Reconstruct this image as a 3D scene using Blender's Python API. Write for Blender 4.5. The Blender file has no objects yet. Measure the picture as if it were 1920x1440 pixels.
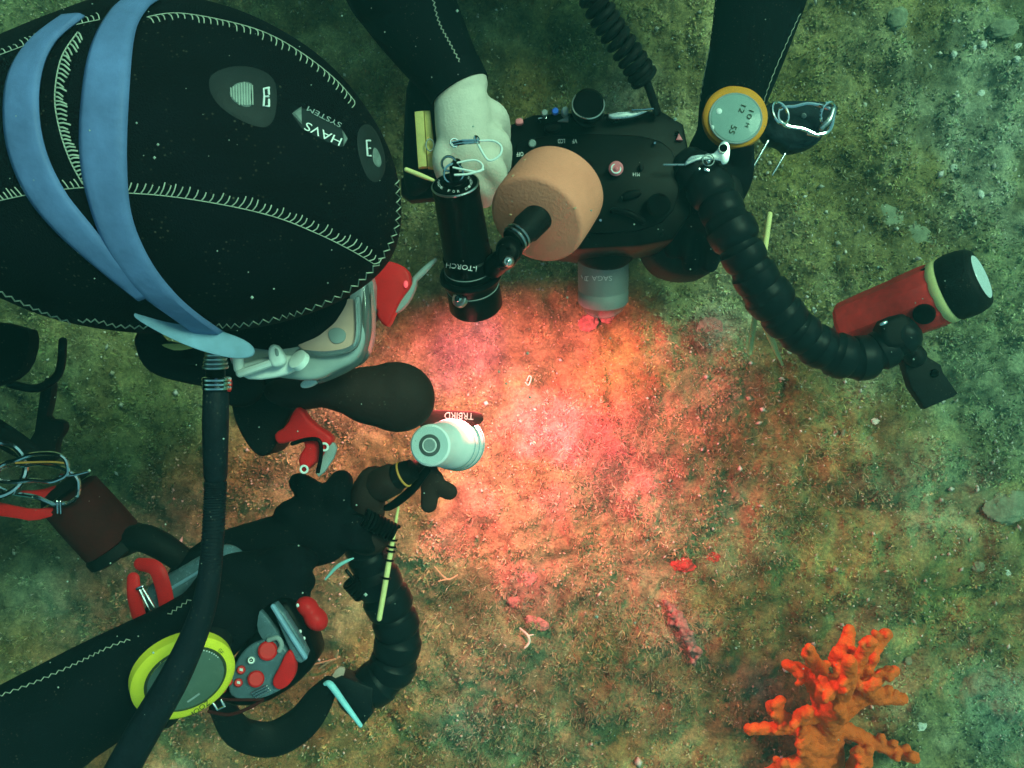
import bpy, bmesh, math, random
import numpy as np
from mathutils import Vector, Matrix
from mathutils.bvhtree import BVHTree

random.seed(7)
rng = np.random.default_rng(11)
sc = bpy.context.scene
R = math.radians

# ------------------------------------------------------------------ camera
CAM_H = 1.25
FPX = 1700.0
cd = bpy.data.cameras.new('camera')
cam = bpy.data.objects.new('camera', cd)
sc.collection.objects.link(cam)
cam.location = (0, 0, CAM_H)
cd.sensor_width = 36
cd.lens = 36 * FPX / 1920
cd.clip_start = 0.02
cd.clip_end = 200
sc.camera = cam

# ------------------------------------------------------------------ daylight coming down through green water
SUN_EL, SUN_AZ = 57, 38            # azimuth measured from +x towards +y
w = bpy.data.worlds.new('World')
sc.world = w
w.use_nodes = True
nt = w.node_tree
nt.nodes.clear()
sky = nt.nodes.new('ShaderNodeTexSky')
sky.sky_type = 'NISHITA'
sky.sun_disc = False
sky.sun_elevation = R(SUN_EL)
sky.sun_rotation = R(90 - SUN_AZ)
tint = nt.nodes.new('ShaderNodeMix')
tint.data_type = 'RGBA'
tint.blend_type = 'MULTIPLY'
tint.inputs['Factor'].default_value = 1
tint.inputs[7].default_value = (0.46, 0.90, 0.58, 1)
bg = nt.nodes.new('ShaderNodeBackground')
bg.inputs['Strength'].default_value = 0.08
wo = nt.nodes.new('ShaderNodeOutputWorld')
nt.links.new(sky.outputs[0], tint.inputs[6])
nt.links.new(tint.outputs[2], bg.inputs[0])
nt.links.new(bg.outputs[0], wo.inputs[0])

sl = bpy.data.lights.new('sun', 'SUN')
sl.energy = 1.5
sl.angle = R(18)
sl.color = (0.51, 1.0, 0.62)
sun = bpy.data.objects.new('sun', sl)
sc.collection.objects.link(sun)
ca, sa = math.cos(R(SUN_AZ)), math.sin(R(SUN_AZ))
ce, se = math.cos(R(SUN_EL)), math.sin(R(SUN_EL))
sun.rotation_euler = Vector((-ca * ce, -sa * ce, -se)).to_track_quat('-Z', 'Y').to_euler()

sc.view_settings.view_transform = 'Standard'
sc.view_settings.look = 'None'
sc.view_settings.exposure = 1.12
sc.view_settings.gamma = 1.0
sc.render.engine = 'CYCLES'
sc.cycles.use_denoising = True
sc.cycles.denoiser = 'OPENIMAGEDENOISE'
sc.cycles.use_adaptive_sampling = True
sc.cycles.adaptive_threshold = .02
sc.cycles.max_bounces = 5
sc.cycles.diffuse_bounces = 2
sc.cycles.glossy_bounces = 2
sc.cycles.transmission_bounces = 5
sc.cycles.volume_bounces = 0
sc.cycles.caustics_reflective = False
sc.cycles.caustics_refractive = False
sc.cycles.sample_clamp_indirect = 4


# ------------------------------------------------------------------ helpers
def P(px, py, z):
    d = (CAM_H - z) / FPX
    return Vector(((px - 960) * d, (720 - py) * d, z))


def MM(z):
    return (CAM_H - z) / FPX


def cr(pts, sub):
    """Catmull-Rom through tuples/vectors of any length."""
    pts = [np.array(p, float) for p in pts]
    if len(pts) < 3 or sub < 2:
        return pts
    out = []
    n = len(pts)
    for i in range(n - 1):
        a, b, c, d = pts[max(i - 1, 0)], pts[i], pts[i + 1], pts[min(i + 2, n - 1)]
        for k in range(sub):
            t = k / sub
            out.append(.5 * ((2 * b) + (c - a) * t + (2 * a - 5 * b + 4 * c - d) * t * t + (3 * b - a - 3 * c + d) * t ** 3))
    out.append(pts[-1])
    return out


def chaikin(pts, it=2):
    pts = [np.array(p, float) for p in pts]
    for _ in range(it):
        o = []
        for i in range(len(pts)):
            a, b = pts[i], pts[(i + 1) % len(pts)]
            o += [a * .75 + b * .25, a * .25 + b * .75]
        pts = o
    return pts


def frame(ax):
    ax = Vector(ax).normalized()
    u = Vector((0, 0, 1)).cross(ax)
    if u.length < 1e-3:
        u = Vector((1, 0, 0))
    u.normalize()
    return ax, u, ax.cross(u)


class MB:
    def __init__(s):
        s.v, s.f = [], []

    def add(s, v, f):
        o = len(s.v)
        s.v += [tuple(p) for p in v]
        s.f += [tuple(i + o for i in q) for q in f]
        return s

    def tube(s, pts, r, n=12, sub=5, cap=True, flat=1.0):
        """pts: 3-D points; r: number or list. flat squashes the section in z."""
        if not hasattr(r, '__len__'):
            r = [r] * len(pts)
        d = cr([list(p) + [q] for p, q in zip(pts, r)], sub)
        c = [Vector(q[:3]) for q in d]
        rr = [max(q[3], 1e-5) for q in d]
        m = len(c)
        tans = [(c[min(i + 1, m - 1)] - c[max(i - 1, 0)]).normalized() for i in range(m)]
        if cap:
            pre, post = [], []
            for a in (80, 60, 35, 15):
                pre.append((c[0] - tans[0] * rr[0] * math.sin(R(a)), rr[0] * math.cos(R(a)), tans[0]))
            for a in (15, 35, 60, 80):
                post.append((c[-1] + tans[-1] * rr[-1] * math.sin(R(a)), rr[-1] * math.cos(R(a)), tans[-1]))
            seq = pre + list(zip(c, rr, tans)) + post
        else:
            seq = list(zip(c, rr, tans))
        _, u, _ = frame(seq[0][2])
        v, f = [], []
        for p, q, t in seq:
            u = (u - t * u.dot(t)).normalized()
            w_ = t.cross(u)
            for k in range(n):
                a = 2 * math.pi * k / n
                o = u * math.cos(a) * q + w_ * math.sin(a) * q
                v.append((p.x + o.x, p.y + o.y, p.z + o.z * flat))
        for i in range(len(seq) - 1):
            for k in range(n):
                k2 = (k + 1) % n
                f.append((i * n + k, i * n + k2, (i + 1) * n + k2, (i + 1) * n + k))
        f.append(tuple(range(n - 1, -1, -1)))
        b = (len(seq) - 1) * n
        f.append(tuple(range(b, b + n)))
        return s.add(v, f)

    def lathe(s, p0, p1, prof, n=40):
        """prof: (fraction along p0->p1, radius in metres)."""
        p0, p1 = Vector(p0), Vector(p1)
        ax, u, w_ = frame(p1 - p0)
        L = (p1 - p0).length
        v, f = [], []
        for t, r in prof:
            for k in range(n):
                a = 2 * math.pi * k / n
                v.append(p0 + ax * t * L + u * math.cos(a) * max(r, 1e-5) + w_ * math.sin(a) * max(r, 1e-5))
        for i in range(len(prof) - 1):
            for k in range(n):
                k2 = (k + 1) % n
                f.append((i * n + k, i * n + k2, (i + 1) * n + k2, (i + 1) * n + k))
        f.append(tuple(range(n - 1, -1, -1)))
        b = (len(prof) - 1) * n
        f.append(tuple(range(b, b + n)))
        return s.add(v, f)

    def prism(s, top, dv, bev=0.0, seg=2):
        """closed outline of 3-D points, extruded by vector dv, edges rounded."""
        bm = bmesh.new()
        dv = Vector(dv)
        a = [bm.verts.new(Vector(p)) for p in top]
        b = [bm.verts.new(Vector(p) + dv) for p in top]
        n = len(a)
        bm.faces.new(a)
        bm.faces.new(b[::-1])
        for i in range(n):
            bm.faces.new((a[i], b[i], b[(i + 1) % n], a[(i + 1) % n]))
        bmesh.ops.recalc_face_normals(bm, faces=bm.faces)
        if bev:
            ring = [e for e in bm.edges if (e.verts[0] in a) == (e.verts[1] in a)]
            bmesh.ops.bevel(bm, geom=ring, offset=bev, segments=seg, affect='EDGES', profile=.5, clamp_overlap=True)
        bm.verts.index_update()
        v = [tuple(q.co) for q in bm.verts]
        f = [tuple(q.index for q in g.verts) for g in bm.faces]
        bm.free()
        return s.add(v, f)

    def slab(s, px, z, t, bev=.002, it=1, seg=2):
        """pixel outline at height z, thickness t downwards."""
        q = chaikin(px, it) if it else px
        return s.prism([P(p[0], p[1], z) for p in q], (0, 0, -t), bev, seg)

    def box(s, c, ax, ay, az, bev=.0):
        c, ax, ay, az = map(Vector, (c, ax, ay, az))
        top = [c + az + ax + ay, c + az - ax + ay, c + az - ax - ay, c + az + ax - ay]
        return s.prism(top, -2 * az, bev)

    def ring(s, c, nrm, rad, r, n=32, m=8, sx=1.0, sdir=None):
        ax, u, w_ = frame(nrm)
        if sdir is not None:
            u = Vector(sdir)
            u = (u - ax * u.dot(ax)).normalized()
            w_ = ax.cross(u)
        c = Vector(c)
        v, f = [], []
        for i in range(n):
            a = 2 * math.pi * i / n
            d = u * math.cos(a) * sx + w_ * math.sin(a)
            dn = d.normalized()
            for k in range(m):
                b = 2 * math.pi * k / m
                v.append(c + d * rad + dn * r * math.cos(b) + ax * r * math.sin(b))
        for i in range(n):
            for k in range(m):
                i2, k2 = (i + 1) % n, (k + 1) % m
                f.append((i * m + k, i2 * m + k, i2 * m + k2, i * m + k2))
        return s.add(v, f)

    def ball(s, c, rx, ry=None, rz=None, n=20, m=12, rot=0):
        ry = ry or rx
        rz = rz or rx
        c = Vector(c)
        v, f = [], []
        cs, sn = math.cos(rot), math.sin(rot)
        for i in range(m + 1):
            a = math.pi * i / m
            for k in range(n):
                b = 2 * math.pi * k / n
                x, y = rx * max(math.sin(a), .002) * math.cos(b), ry * max(math.sin(a), .002) * math.sin(b)
                v.append((c.x + x * cs - y * sn, c.y + x * sn + y * cs, c.z + rz * math.cos(a)))
        for i in range(m):
            for k in range(n):
                k2 = (k + 1) % n
                f.append((i * n + k, (i + 1) * n + k, (i + 1) * n + k2, i * n + k2))
        return s.add(v, f)

    def bvh(s):
        return BVHTree.FromPolygons([Vector(q) for q in s.v], s.f)

    def build(s, name, mat, parent=None, sharp=38):
        c = np.array(s.v).mean(axis=0)
        me = bpy.data.meshes.new(name)
        me.from_pydata([(p[0] - c[0], p[1] - c[1], p[2] - c[2]) for p in s.v], [], s.f)
        return finish(name, me, c, mat, parent, sharp)


def finish(name, me, c, mat, parent=None, sharp=38):
    me.validate()
    if sharp is not None:
        me.polygons.foreach_set('use_smooth', [True] * len(me.polygons))
        me.set_sharp_from_angle(angle=R(sharp))
    o = bpy.data.objects.new(name, me)
    sc.collection.objects.link(o)
    if mat:
        me.materials.append(mat)
    o.location = c
    if parent is not None:
        o.parent = parent
        base = Vector((0, 0, 0))
        q = parent
        while q is not None:
            base += q.location
            q = q.parent
        o.location = Vector(c) - base
    return o


def tag(o, label=None, cat=None, group=None, kind=None):
    if label:
        o['label'] = label
    if cat:
        o['category'] = cat
    if group:
        o['group'] = group
    if kind:
        o['kind'] = kind
    return o


def thing(name, label, cat, loc, group=None):
    o = bpy.data.objects.new(name, None)
    o.empty_display_size = .02
    sc.collection.objects.link(o)
    o.location = loc
    return tag(o, label, cat, group)


# ---- materials
def mat(name, col, rough=.5, metal=0.0, var=.18, scale=40, bump=0.0, bscale=300, spec=.14, trans=0.0, coat=0.0, alpha=1.0, emit=None, ior=1.45, sheen=0.0):
    m = bpy.data.materials.new(name)
    m.use_nodes = True
    nt = m.node_tree
    b = nt.nodes['Principled BSDF']
    tc = nt.nodes.new('ShaderNodeTexCoord')
    nz = nt.nodes.new('ShaderNodeTexNoise')
    nz.inputs['Scale'].default_value = scale
    nz.inputs['Detail'].default_value = 6
    nz.inputs['Roughness'].default_value = .65
    nt.links.new(tc.outputs['Object'], nz.inputs['Vector'])
    rp = nt.nodes.new('ShaderNodeValToRGB')
    rp.color_ramp.elements[0].position = .3
    rp.color_ramp.elements[1].position = .7
    rp.color_ramp.elements[0].color = (*[c * (1 - var) for c in col], 1)
    rp.color_ramp.elements[1].color = (*[min(c * (1 + var), 1) for c in col], 1)
    nt.links.new(nz.outputs[0], rp.inputs[0])
    nt.links.new(rp.outputs[0], b.inputs['Base Color'])
    mr = nt.nodes.new('ShaderNodeMapRange')
    mr.inputs[3].default_value = max(rough - .1, .02)
    mr.inputs[4].default_value = min(rough + .12, 1)
    nt.links.new(nz.outputs[0], mr.inputs[0])
    nt.links.new(mr.outputs[0], b.inputs['Roughness'])
    b.inputs['Metallic'].default_value = metal
    b.inputs['Specular IOR Level'].default_value = spec
    b.inputs['Transmission Weight'].default_value = trans
    b.inputs['Coat Weight'].default_value = coat
    b.inputs['Alpha'].default_value = alpha
    b.inputs['IOR'].default_value = ior
    b.inputs['Sheen Weight'].default_value = sheen
    if emit:
        b.inputs['Emission Color'].default_value = (*emit[:3], 1)
        b.inputs['Emission Strength'].default_value = emit[3]
    if bump:
        n2 = nt.nodes.new('ShaderNodeTexNoise')
        n2.inputs['Scale'].default_value = bscale
        n2.inputs['Detail'].default_value = 4
        nt.links.new(tc.outputs['Object'], n2.inputs['Vector'])
        bp = nt.nodes.new('ShaderNodeBump')
        bp.inputs['Strength'].default_value = bump
        bp.inputs['Distance'].default_value = .002
        nt.links.new(n2.outputs[0], bp.inputs['Height'])
        nt.links.new(bp.outputs[0], b.inputs['Normal'])
    return m


def silted(m, amount=.55, scale=260):
    """sparse pale silt grains lying on dark gear."""
    nt = m.node_tree
    b = nt.nodes['Principled BSDF']
    src = b.inputs['Base Color'].links[0].from_socket
    tc = nt.nodes.new('ShaderNodeTexCoord')
    v = nt.nodes.new('ShaderNodeTexVoronoi')
    v.inputs['Scale'].default_value = scale
    nt.links.new(tc.outputs['Object'], v.inputs['Vector'])
    r1 = nt.nodes.new('ShaderNodeValToRGB')
    r1.color_ramp.elements[0].position, r1.color_ramp.elements[0].color = .10, (1, 1, 1, 1)
    r1.color_ramp.elements[1].position, r1.color_ramp.elements[1].color = .22, (0, 0, 0, 1)
    nt.links.new(v.outputs['Distance'], r1.inputs[0])
    n = nt.nodes.new('ShaderNodeTexNoise')
    n.inputs['Scale'].default_value = 45
    n.inputs['Detail'].default_value = 5
    nt.links.new(tc.outputs['Object'], n.inputs['Vector'])
    r2 = nt.nodes.new('ShaderNodeMapRange')
    r2.inputs[1].default_value, r2.inputs[2].default_value = .50, .72
    r2.inputs[3].default_value, r2.inputs[4].default_value = 0, amount
    nt.links.new(n.outputs[0], r2.inputs[0])
    mu = nt.nodes.new('ShaderNodeMath')
    mu.operation = 'MULTIPLY'
    nt.links.new(r1.outputs[0], mu.inputs[0])
    nt.links.new(r2.outputs[0], mu.inputs[1])
    x = nt.nodes.new('ShaderNodeMix')
    x.data_type = 'RGBA'
    nt.links.new(mu.outputs[0], x.inputs[0])
    nt.links.new(src, x.inputs[6])
    x.inputs[7].default_value = (.22, .22, .15, 1)
    nt.links.new(x.outputs[2], b.inputs['Base Color'])


M = {}
M['neo'] = mat('neoprene', (.0028, .0042, .0065), .8, var=.4, scale=25, bump=.45, bscale=900, spec=.10)
M['neo2'] = mat('wetsuit_neoprene', (.0035, .005, .007), .8, var=.4, scale=20, bump=.25, bscale=800, spec=.06)
M['glove'] = mat('glove_neoprene', (.012, .012, .013), .75, var=.3, scale=30, bump=.3, bscale=700, spec=.3)
M['skin'] = mat('skin', (.74, .64, .56), .5, var=.10, scale=60, bump=.35, bscale=500)
M['face'] = mat('face_skin', (.72, .44, .36), .6, var=.1)
M['thread'] = mat('seam_thread', (.42, .46, .37), .8, var=.25, scale=200)
M['strap'] = mat('blue_silicone', (.11, .18, .38), .5, var=.22, scale=30, spec=.14, bump=.25, bscale=160)
M['straplite'] = mat('pale_blue_silicone', (.26, .42, .60), .45, var=.25, scale=40, trans=.15)
M['silicone'] = mat('clear_silicone', (.78, .90, .94), .10, var=.15, scale=50, trans=.55, spec=.5)
M['glass'] = mat('clear_plastic', (.80, .90, .92), .06, var=.04, trans=.9, spec=.3)
M['whiteplast'] = mat('white_plastic', (.88, .90, .88), .35, var=.06)
M['black'] = mat('black_anodised', (.0030, .0033, .0036), .30, var=.3, scale=60, bump=.12, bscale=1200, spec=.05)
M['blackmatte'] = mat('black_rubber', (.0055, .006, .0065), .6, var=.35, scale=40, bump=.2, bscale=600)
M['flex'] = mat('black_flex_plastic', (.005, .008, .010), .36, var=.3, scale=60, bump=.1, bscale=500)
M['lens'] = mat('grey_anodised', (.27, .28, .27), .5, metal=.1, var=.10, scale=30)
M['greyplast'] = mat('grey_plastic', (.30, .34, .34), .4, var=.12)
M['bluegrey'] = mat('blue_grey_polycarbonate', (.12, .19, .24), .25, var=.25, scale=60, trans=.25)
M['chrome'] = mat('chromed_steel', (.80, .82, .84), .12, metal=1.0, var=.08, scale=80)
M['steel'] = mat('brushed_steel', (.62, .64, .64), .28, metal=1.0, var=.15, scale=120)
M['foam'] = mat('orange_foam', (.98, .29, .19), .75, var=.10, scale=18, bump=.35, bscale=350)
M['print'] = mat('white_print', (.80, .80, .80), .6, var=.05)
M['darkprint'] = mat('dark_print', (.05, .06, .03), .6, var=.1)
M['red'] = mat('red_plastic', (.72, .014, .018), .42, var=.15, scale=40)
M['redbody'] = mat('red_torch_shell', (.88, .04, .04), .5, var=.28, scale=70, bump=.1)
M['darkred'] = mat('dark_red_fabric', (.05, .005, .005), .8, var=.3, scale=60, bump=.3)
M['pinkred'] = mat('pink_red_button', (.85, .22, .26), .4, var=.1)
M['orange'] = mat('orange_plastic', (.80, .30, .035), .45, var=.10)
M['yellow'] = mat('fluorescent_yellow', (.88, .74, .05), .45, var=.06)
M['lcd'] = mat('lcd_panel', (.27, .38, .36), .3, var=.06, coat=.1)
M['lcd2'] = mat('dark_lcd_panel', (.10, .14, .11), .25, var=.10, coat=.6)
M['wood'] = mat('pale_wood', (.62, .50, .18), .65, var=.2, scale=50, bump=.2)
M['bamboo'] = mat('yellow_stick', (.86, .74, .32), .55, var=.12, scale=60)
M['silver'] = mat('silver_torch', (.92, .90, .90), .4, metal=.0, var=.06)
M['hose'] = mat('rubber_hose', (.006, .010, .015), .55, var=.3, scale=60, bump=.3, bscale=350)
M['blue'] = mat('blue_button', (.05, .16, .75), .4)
M['gold'] = mat('orange_ring', (.75, .35, .08), .5)
M['reg'] = mat('dark_rubber_cover', (.030, .015, .013), .65, var=.25, scale=30, bump=.2)
M['lamp'] = mat('torch_lens', (.9, .9, .9), .1, emit=(1, .55, .5, 6))
M['redglint'] = mat('red_painted_glint', (.8, .1, .1), .2, emit=(1, .1, .15, .35))  # weak emission paints a pinkish highlight, not a lamp
M['waterglint'] = mat('lamp_painted_reflection', (.72, .82, .88), .15, metal=.1, var=.1, scale=300)  # pale blue colour paints the bright water reflected in the lamp glass


for _k in ('neo', 'neo2', 'flex', 'blackmatte', 'hose', 'redbody', 'reg'):
    silted(M[_k])


# ---- decals on built surfaces
def cast(bvh, px, py, off=.0006):
    d = (P(px, py, 0) - cam.location).normalized()
    h = bvh.ray_cast(cam.location, d)
    if h[0] is None:
        best = None
        for t in np.linspace(.3, 1.2, 40):
            q = bvh.find_nearest(Vector(cam.location) + d * t)
            if q[0] is not None and (best is None or q[3] < best[3]):
                best = q
        h = best
    n = h[1]
    if n.dot(d) > 0:
        n = -n
    return h[0] + n * off


def ribbon(bvh, left, right, off=.0015, n=30, m=6, thick=.0015):
    L = cr(left, max(2, n // (len(left) - 1)))
    Rr = cr(right, max(2, n // (len(right) - 1)))
    k = min(len(L), len(Rr))
    li = [L[int(round(i * (len(L) - 1) / (k - 1)))] for i in range(k)]
    ri = [Rr[int(round(i * (len(Rr) - 1) / (k - 1)))] for i in range(k)]
    mb = MB()
    v, f = [], []
    for i in range(k):
        for j in range(m + 1):
            p = li[i] * (1 - j / m) + ri[i] * (j / m)
            edge = .35 if j in (0, m) else 1.0
            v.append(cast(bvh, p[0], p[1], off * edge))
    for i in range(k - 1):
        for j in range(m):
            a = i * (m + 1) + j
            f.append((a, a + 1, a + m + 2, a + m + 1))
    mb.add(v, f)
    return mb


def patch(bvh, outline, off=.001, it=2, rings=5):
    o = chaikin(outline, it)
    c = sum(o) / len(o)
    v, f = [cast(bvh, c[0], c[1], off)], []
    n = len(o)
    for r in range(1, rings + 1):
        for p in o:
            q = c + (p - c) * r / rings
            v.append(cast(bvh, q[0], q[1], off if r < rings else off * .2))
    for k in range(n):
        f.append((0, 1 + k, 1 + (k + 1) % n))
    for r in range(rings - 1):
        for k in range(n):
            a, b = 1 + r * n + k, 1 + r * n + (k + 1) % n
            f.append((a, a + n, b + n, b))
    return MB().add(v, f)


_fc = {}


def glyphs(s):
    if s not in _fc:
        cu = bpy.data.curves.new('t', 'FONT')
        cu.body = s
        cu.resolution_u = 3
        ob = bpy.data.objects.new('t', cu)
        sc.collection.objects.link(ob)
        dg = bpy.context.evaluated_depsgraph_get()
        me = ob.evaluated_get(dg).to_mesh()
        v = [tuple(q.co[:2]) for q in me.vertices]
        f = [tuple(p.vertices) for p in me.polygons]
        ob.evaluated_get(dg).to_mesh_clear()
        bpy.data.objects.remove(ob)
        _fc[s] = (v, f)
    return _fc[s]


def lettering(bvh, s, start, end, h, m, parent, off=.0008, name='lettering', bold=0):
    """text whose baseline runs from pixel start to pixel end, cap height h px."""
    v, f = glyphs(s)
    if not v:
        return
    x0, x1 = min(p[0] for p in v), max(p[0] for p in v)
    y1 = max(p[1] for p in v)
    d = np.array(end, float) - np.array(start, float)
    up = np.array((d[1], -d[0])) / np.linalg.norm(d) * h
    out = []
    for p in v:
        q = np.array(start, float) + d * (p[0] - x0) / (x1 - x0) + up * p[1] / y1
        out.append(cast(bvh, q[0], q[1], off))
    return MB().add(out, f).build(name, m, parent, None)


def stitches(bvh, path, mb, step=13, ln=20, slant=.35, r=.00036, side=1, double=True, off=.0006):
    """overlock stitches along a pixel path lying on a surface."""
    c = cr(path, 24)
    acc, last = 0, c[0]
    edge = []
    for i in range(1, len(c)):
        acc += np.linalg.norm(c[i] - c[i - 1])
        if acc >= step:
            acc = 0
            t = c[i] - c[i - 1]
            t = t / (np.linalg.norm(t) + 1e-9)
            nn = np.array((t[1], -t[0])) * side
            a = c[i]
            b = a + nn * ln * random.uniform(.72, 1.15) - t * ln * slant * random.uniform(.7, 1.3)
            mid = (a + b) / 2 + t * 2
            mb.tube([cast(bvh, *a, off), cast(bvh, *mid, off * 2.2), cast(bvh, *b, off)], r, n=5, sub=2, cap=False)
            edge.append(a)
    if double and len(edge) > 2:
        mb.tube([cast(bvh, *p, off) for p in edge], r * .8, n=5, sub=2, cap=False)


def zigzag(bvh, path, mb, step=7, amp=4, r=.0005, off=.0005):
    c = cr(path, 24)
    acc, sgn, pts = 0, 1, []
    for i in range(1, len(c)):
        acc += np.linalg.norm(c[i] - c[i - 1])
        if acc >= step:
            acc = 0
            t = c[i] - c[i - 1]
            t = t / (np.linalg.norm(t) + 1e-9)
            p = c[i] + np.array((t[1], -t[0])) * amp * sgn
            sgn = -sgn
            pts.append(cast(bvh, p[0], p[1], off))
    mb.tube(pts, r, n=5, sub=1, cap=False)


# ------------------------------------------------------------------ numpy noise for the seabed
PERM = rng.permutation(512)


def vnoise(x, y, seed=0):
    xi, yi = np.floor(x).astype(int), np.floor(y).astype(int)
    xf, yf = x - xi, y - yi
    u, v = xf * xf * xf * (xf * (xf * 6 - 15) + 10), yf * yf * yf * (yf * (yf * 6 - 15) + 10)

    def g(i, j):
        return PERM[(PERM[(i + seed * 37) % 512] + j * 3 + seed) % 512] / 511.0 * 2 - 1
    a, b, c, d = g(xi, yi), g(xi + 1, yi), g(xi, yi + 1), g(xi + 1, yi + 1)
    return (a * (1 - u) + b * u) * (1 - v) + (c * (1 - u) + d * u) * v


def fbm(x, y, sc_, octs=4, seed=0, gain=.5):
    s, a, t = 0, 1, 0
    for o in range(octs):
        s = s + a * vnoise(x * sc_ * 2 ** o + 13.7 * o, y * sc_ * 2 ** o - 7.1 * o, seed + o)
        t += a
        a *= gain
    return s / t


def ground_h(x, y):
    x, y = np.asarray(x, float), np.asarray(y, float)
    h = .028 * fbm(x, y, 3.2, 3, 1)
    h = h + .019 * np.abs(fbm(x, y, 9, 3, 5)) * 1.6
    h = h + .011 * fbm(x, y, 34, 3, 9)
    cl = fbm(x, y, 26, 3, 91)
    h = h + .012 * np.clip(cl, -.1, 1)
    h = h + .0040 * fbm(x, y, 120, 2, 14)
    return h - .008


def patch_noise(x, y):
    return fbm(x, y, 5.5, 4, 21)


# growth patches, some painting torch-pool highlights: pixel centre, pixel radius, colour, strength
PATCHES = [((1060, 812), 60, (.62, .40, .38), .9), ((1042, 935), 36, (.62, .48, .36), .9), ((1150, 850), 45, (.56, .22, .24), .9), ((860, 650), 90, (.36, .24, .25), .7), ((905, 950), 45, (.52, .34, .24), .7), ((1000, 790), 50, (.50, .24, .20), .7), ((830, 1010), 45, (.48, .24, .18), .7),  # pale pink crust and violet, carrying the torch-pool highlights as colour
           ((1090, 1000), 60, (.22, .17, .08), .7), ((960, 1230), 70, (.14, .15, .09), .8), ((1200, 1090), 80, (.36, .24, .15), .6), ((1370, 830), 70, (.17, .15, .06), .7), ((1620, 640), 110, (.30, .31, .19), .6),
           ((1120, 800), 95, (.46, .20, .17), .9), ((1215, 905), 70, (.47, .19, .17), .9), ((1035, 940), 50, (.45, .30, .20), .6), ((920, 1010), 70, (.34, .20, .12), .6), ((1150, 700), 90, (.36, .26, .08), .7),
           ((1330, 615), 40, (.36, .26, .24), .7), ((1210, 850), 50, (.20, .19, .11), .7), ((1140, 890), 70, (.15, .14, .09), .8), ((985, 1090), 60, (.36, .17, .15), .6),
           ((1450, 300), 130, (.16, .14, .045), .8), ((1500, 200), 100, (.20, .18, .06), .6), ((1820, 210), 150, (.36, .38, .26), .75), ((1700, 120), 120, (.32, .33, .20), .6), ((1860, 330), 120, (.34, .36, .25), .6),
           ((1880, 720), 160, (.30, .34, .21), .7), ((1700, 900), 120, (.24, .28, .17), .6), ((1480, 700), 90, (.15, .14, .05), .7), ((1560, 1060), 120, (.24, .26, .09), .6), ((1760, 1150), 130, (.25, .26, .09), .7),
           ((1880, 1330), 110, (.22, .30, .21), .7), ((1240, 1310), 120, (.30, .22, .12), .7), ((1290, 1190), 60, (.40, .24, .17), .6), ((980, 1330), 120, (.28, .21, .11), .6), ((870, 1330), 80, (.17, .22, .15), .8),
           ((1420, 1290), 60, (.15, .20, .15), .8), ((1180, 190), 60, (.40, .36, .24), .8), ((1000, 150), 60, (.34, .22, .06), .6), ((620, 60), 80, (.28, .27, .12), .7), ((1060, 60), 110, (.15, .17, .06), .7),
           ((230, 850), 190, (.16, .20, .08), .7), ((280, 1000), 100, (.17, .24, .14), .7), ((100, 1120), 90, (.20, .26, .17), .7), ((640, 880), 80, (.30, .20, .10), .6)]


def tone(x, y):
    """colour of the growth on the seabed, torch-pool highlights painted in."""
    x, y = np.asarray(x, float), np.asarray(y, float)
    a = fbm(x, y, 7, 5, 21, .6) * .5 + .5
    st = np.array([.15, .38, .55, .72, .9])
    cs = np.array([(.13, .115, .045), (.20, .175, .07), (.26, .23, .10), (.32, .28, .15), (.38, .35, .23)])
    c = np.stack([np.interp(a, st, cs[:, k]) for k in range(3)], -1)
    g = np.clip(fbm(x, y, 4.2, 4, 33, .6) * 2.2, 0, .75)[:, None]
    c = c * (1 - g) + np.array((.19, .23, .12)) * g
    wob = fbm(x, y, 14, 4, 51, .65)
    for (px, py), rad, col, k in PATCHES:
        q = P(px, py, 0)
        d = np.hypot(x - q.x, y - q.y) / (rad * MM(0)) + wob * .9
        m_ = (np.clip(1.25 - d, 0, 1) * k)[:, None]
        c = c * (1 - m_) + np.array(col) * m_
    f = fbm(x, y, 55, 3, 71, .6)[:, None]
    bl = fbm(x, y, 17, 3, 83, .55)[:, None]
    return np.clip(c * (1 + .55 * f) * (1 + .6 * bl), .02, .7)


# ------------------------------------------------------------------ seabed sheet
def axis_coords(lim, fine, dense):
    a = np.arange(-dense, dense + 1e-6, fine)
    ext = [dense]
    st = fine
    while ext[-1] < lim:
        st *= 1.22
        ext.append(ext[-1] + st)
    ext = np.array(ext[1:])
    return np.concatenate([-ext[::-1], a, ext])


gx = axis_coords(16, .0042, .86)
gy = axis_coords(16, .0042, .66)
GX, GY = np.meshgrid(gx, gy)
GZ = ground_h(GX, GY)
nx, ny = len(gx), len(gy)
me = bpy.data.meshes.new('seabed')
co = np.stack([GX.ravel(), GY.ravel(), GZ.ravel()], 1)
idx = np.arange(nx * ny).reshape(ny, nx)
quads = np.stack([idx[:-1, :-1].ravel(), idx[:-1, 1:].ravel(), idx[1:, 1:].ravel(), idx[1:, :-1].ravel()], 1)
me.vertices.add(len(co))
me.vertices.foreach_set('co', co.ravel())
me.loops.add(quads.size)
me.polygons.add(len(quads))
me.loops.foreach_set('vertex_index', quads.ravel())
me.polygons.foreach_set('loop_start', np.arange(0, quads.size, 4))
me.polygons.foreach_set('loop_total', np.full(len(quads), 4))
me.polygons.foreach_set('use_smooth', np.ones(len(quads), bool))
me.update(calc_edges=True)
seabed = bpy.data.objects.new('seabed', me)
sc.collection.objects.link(seabed)
seabed['kind'] = 'structure'


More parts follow.
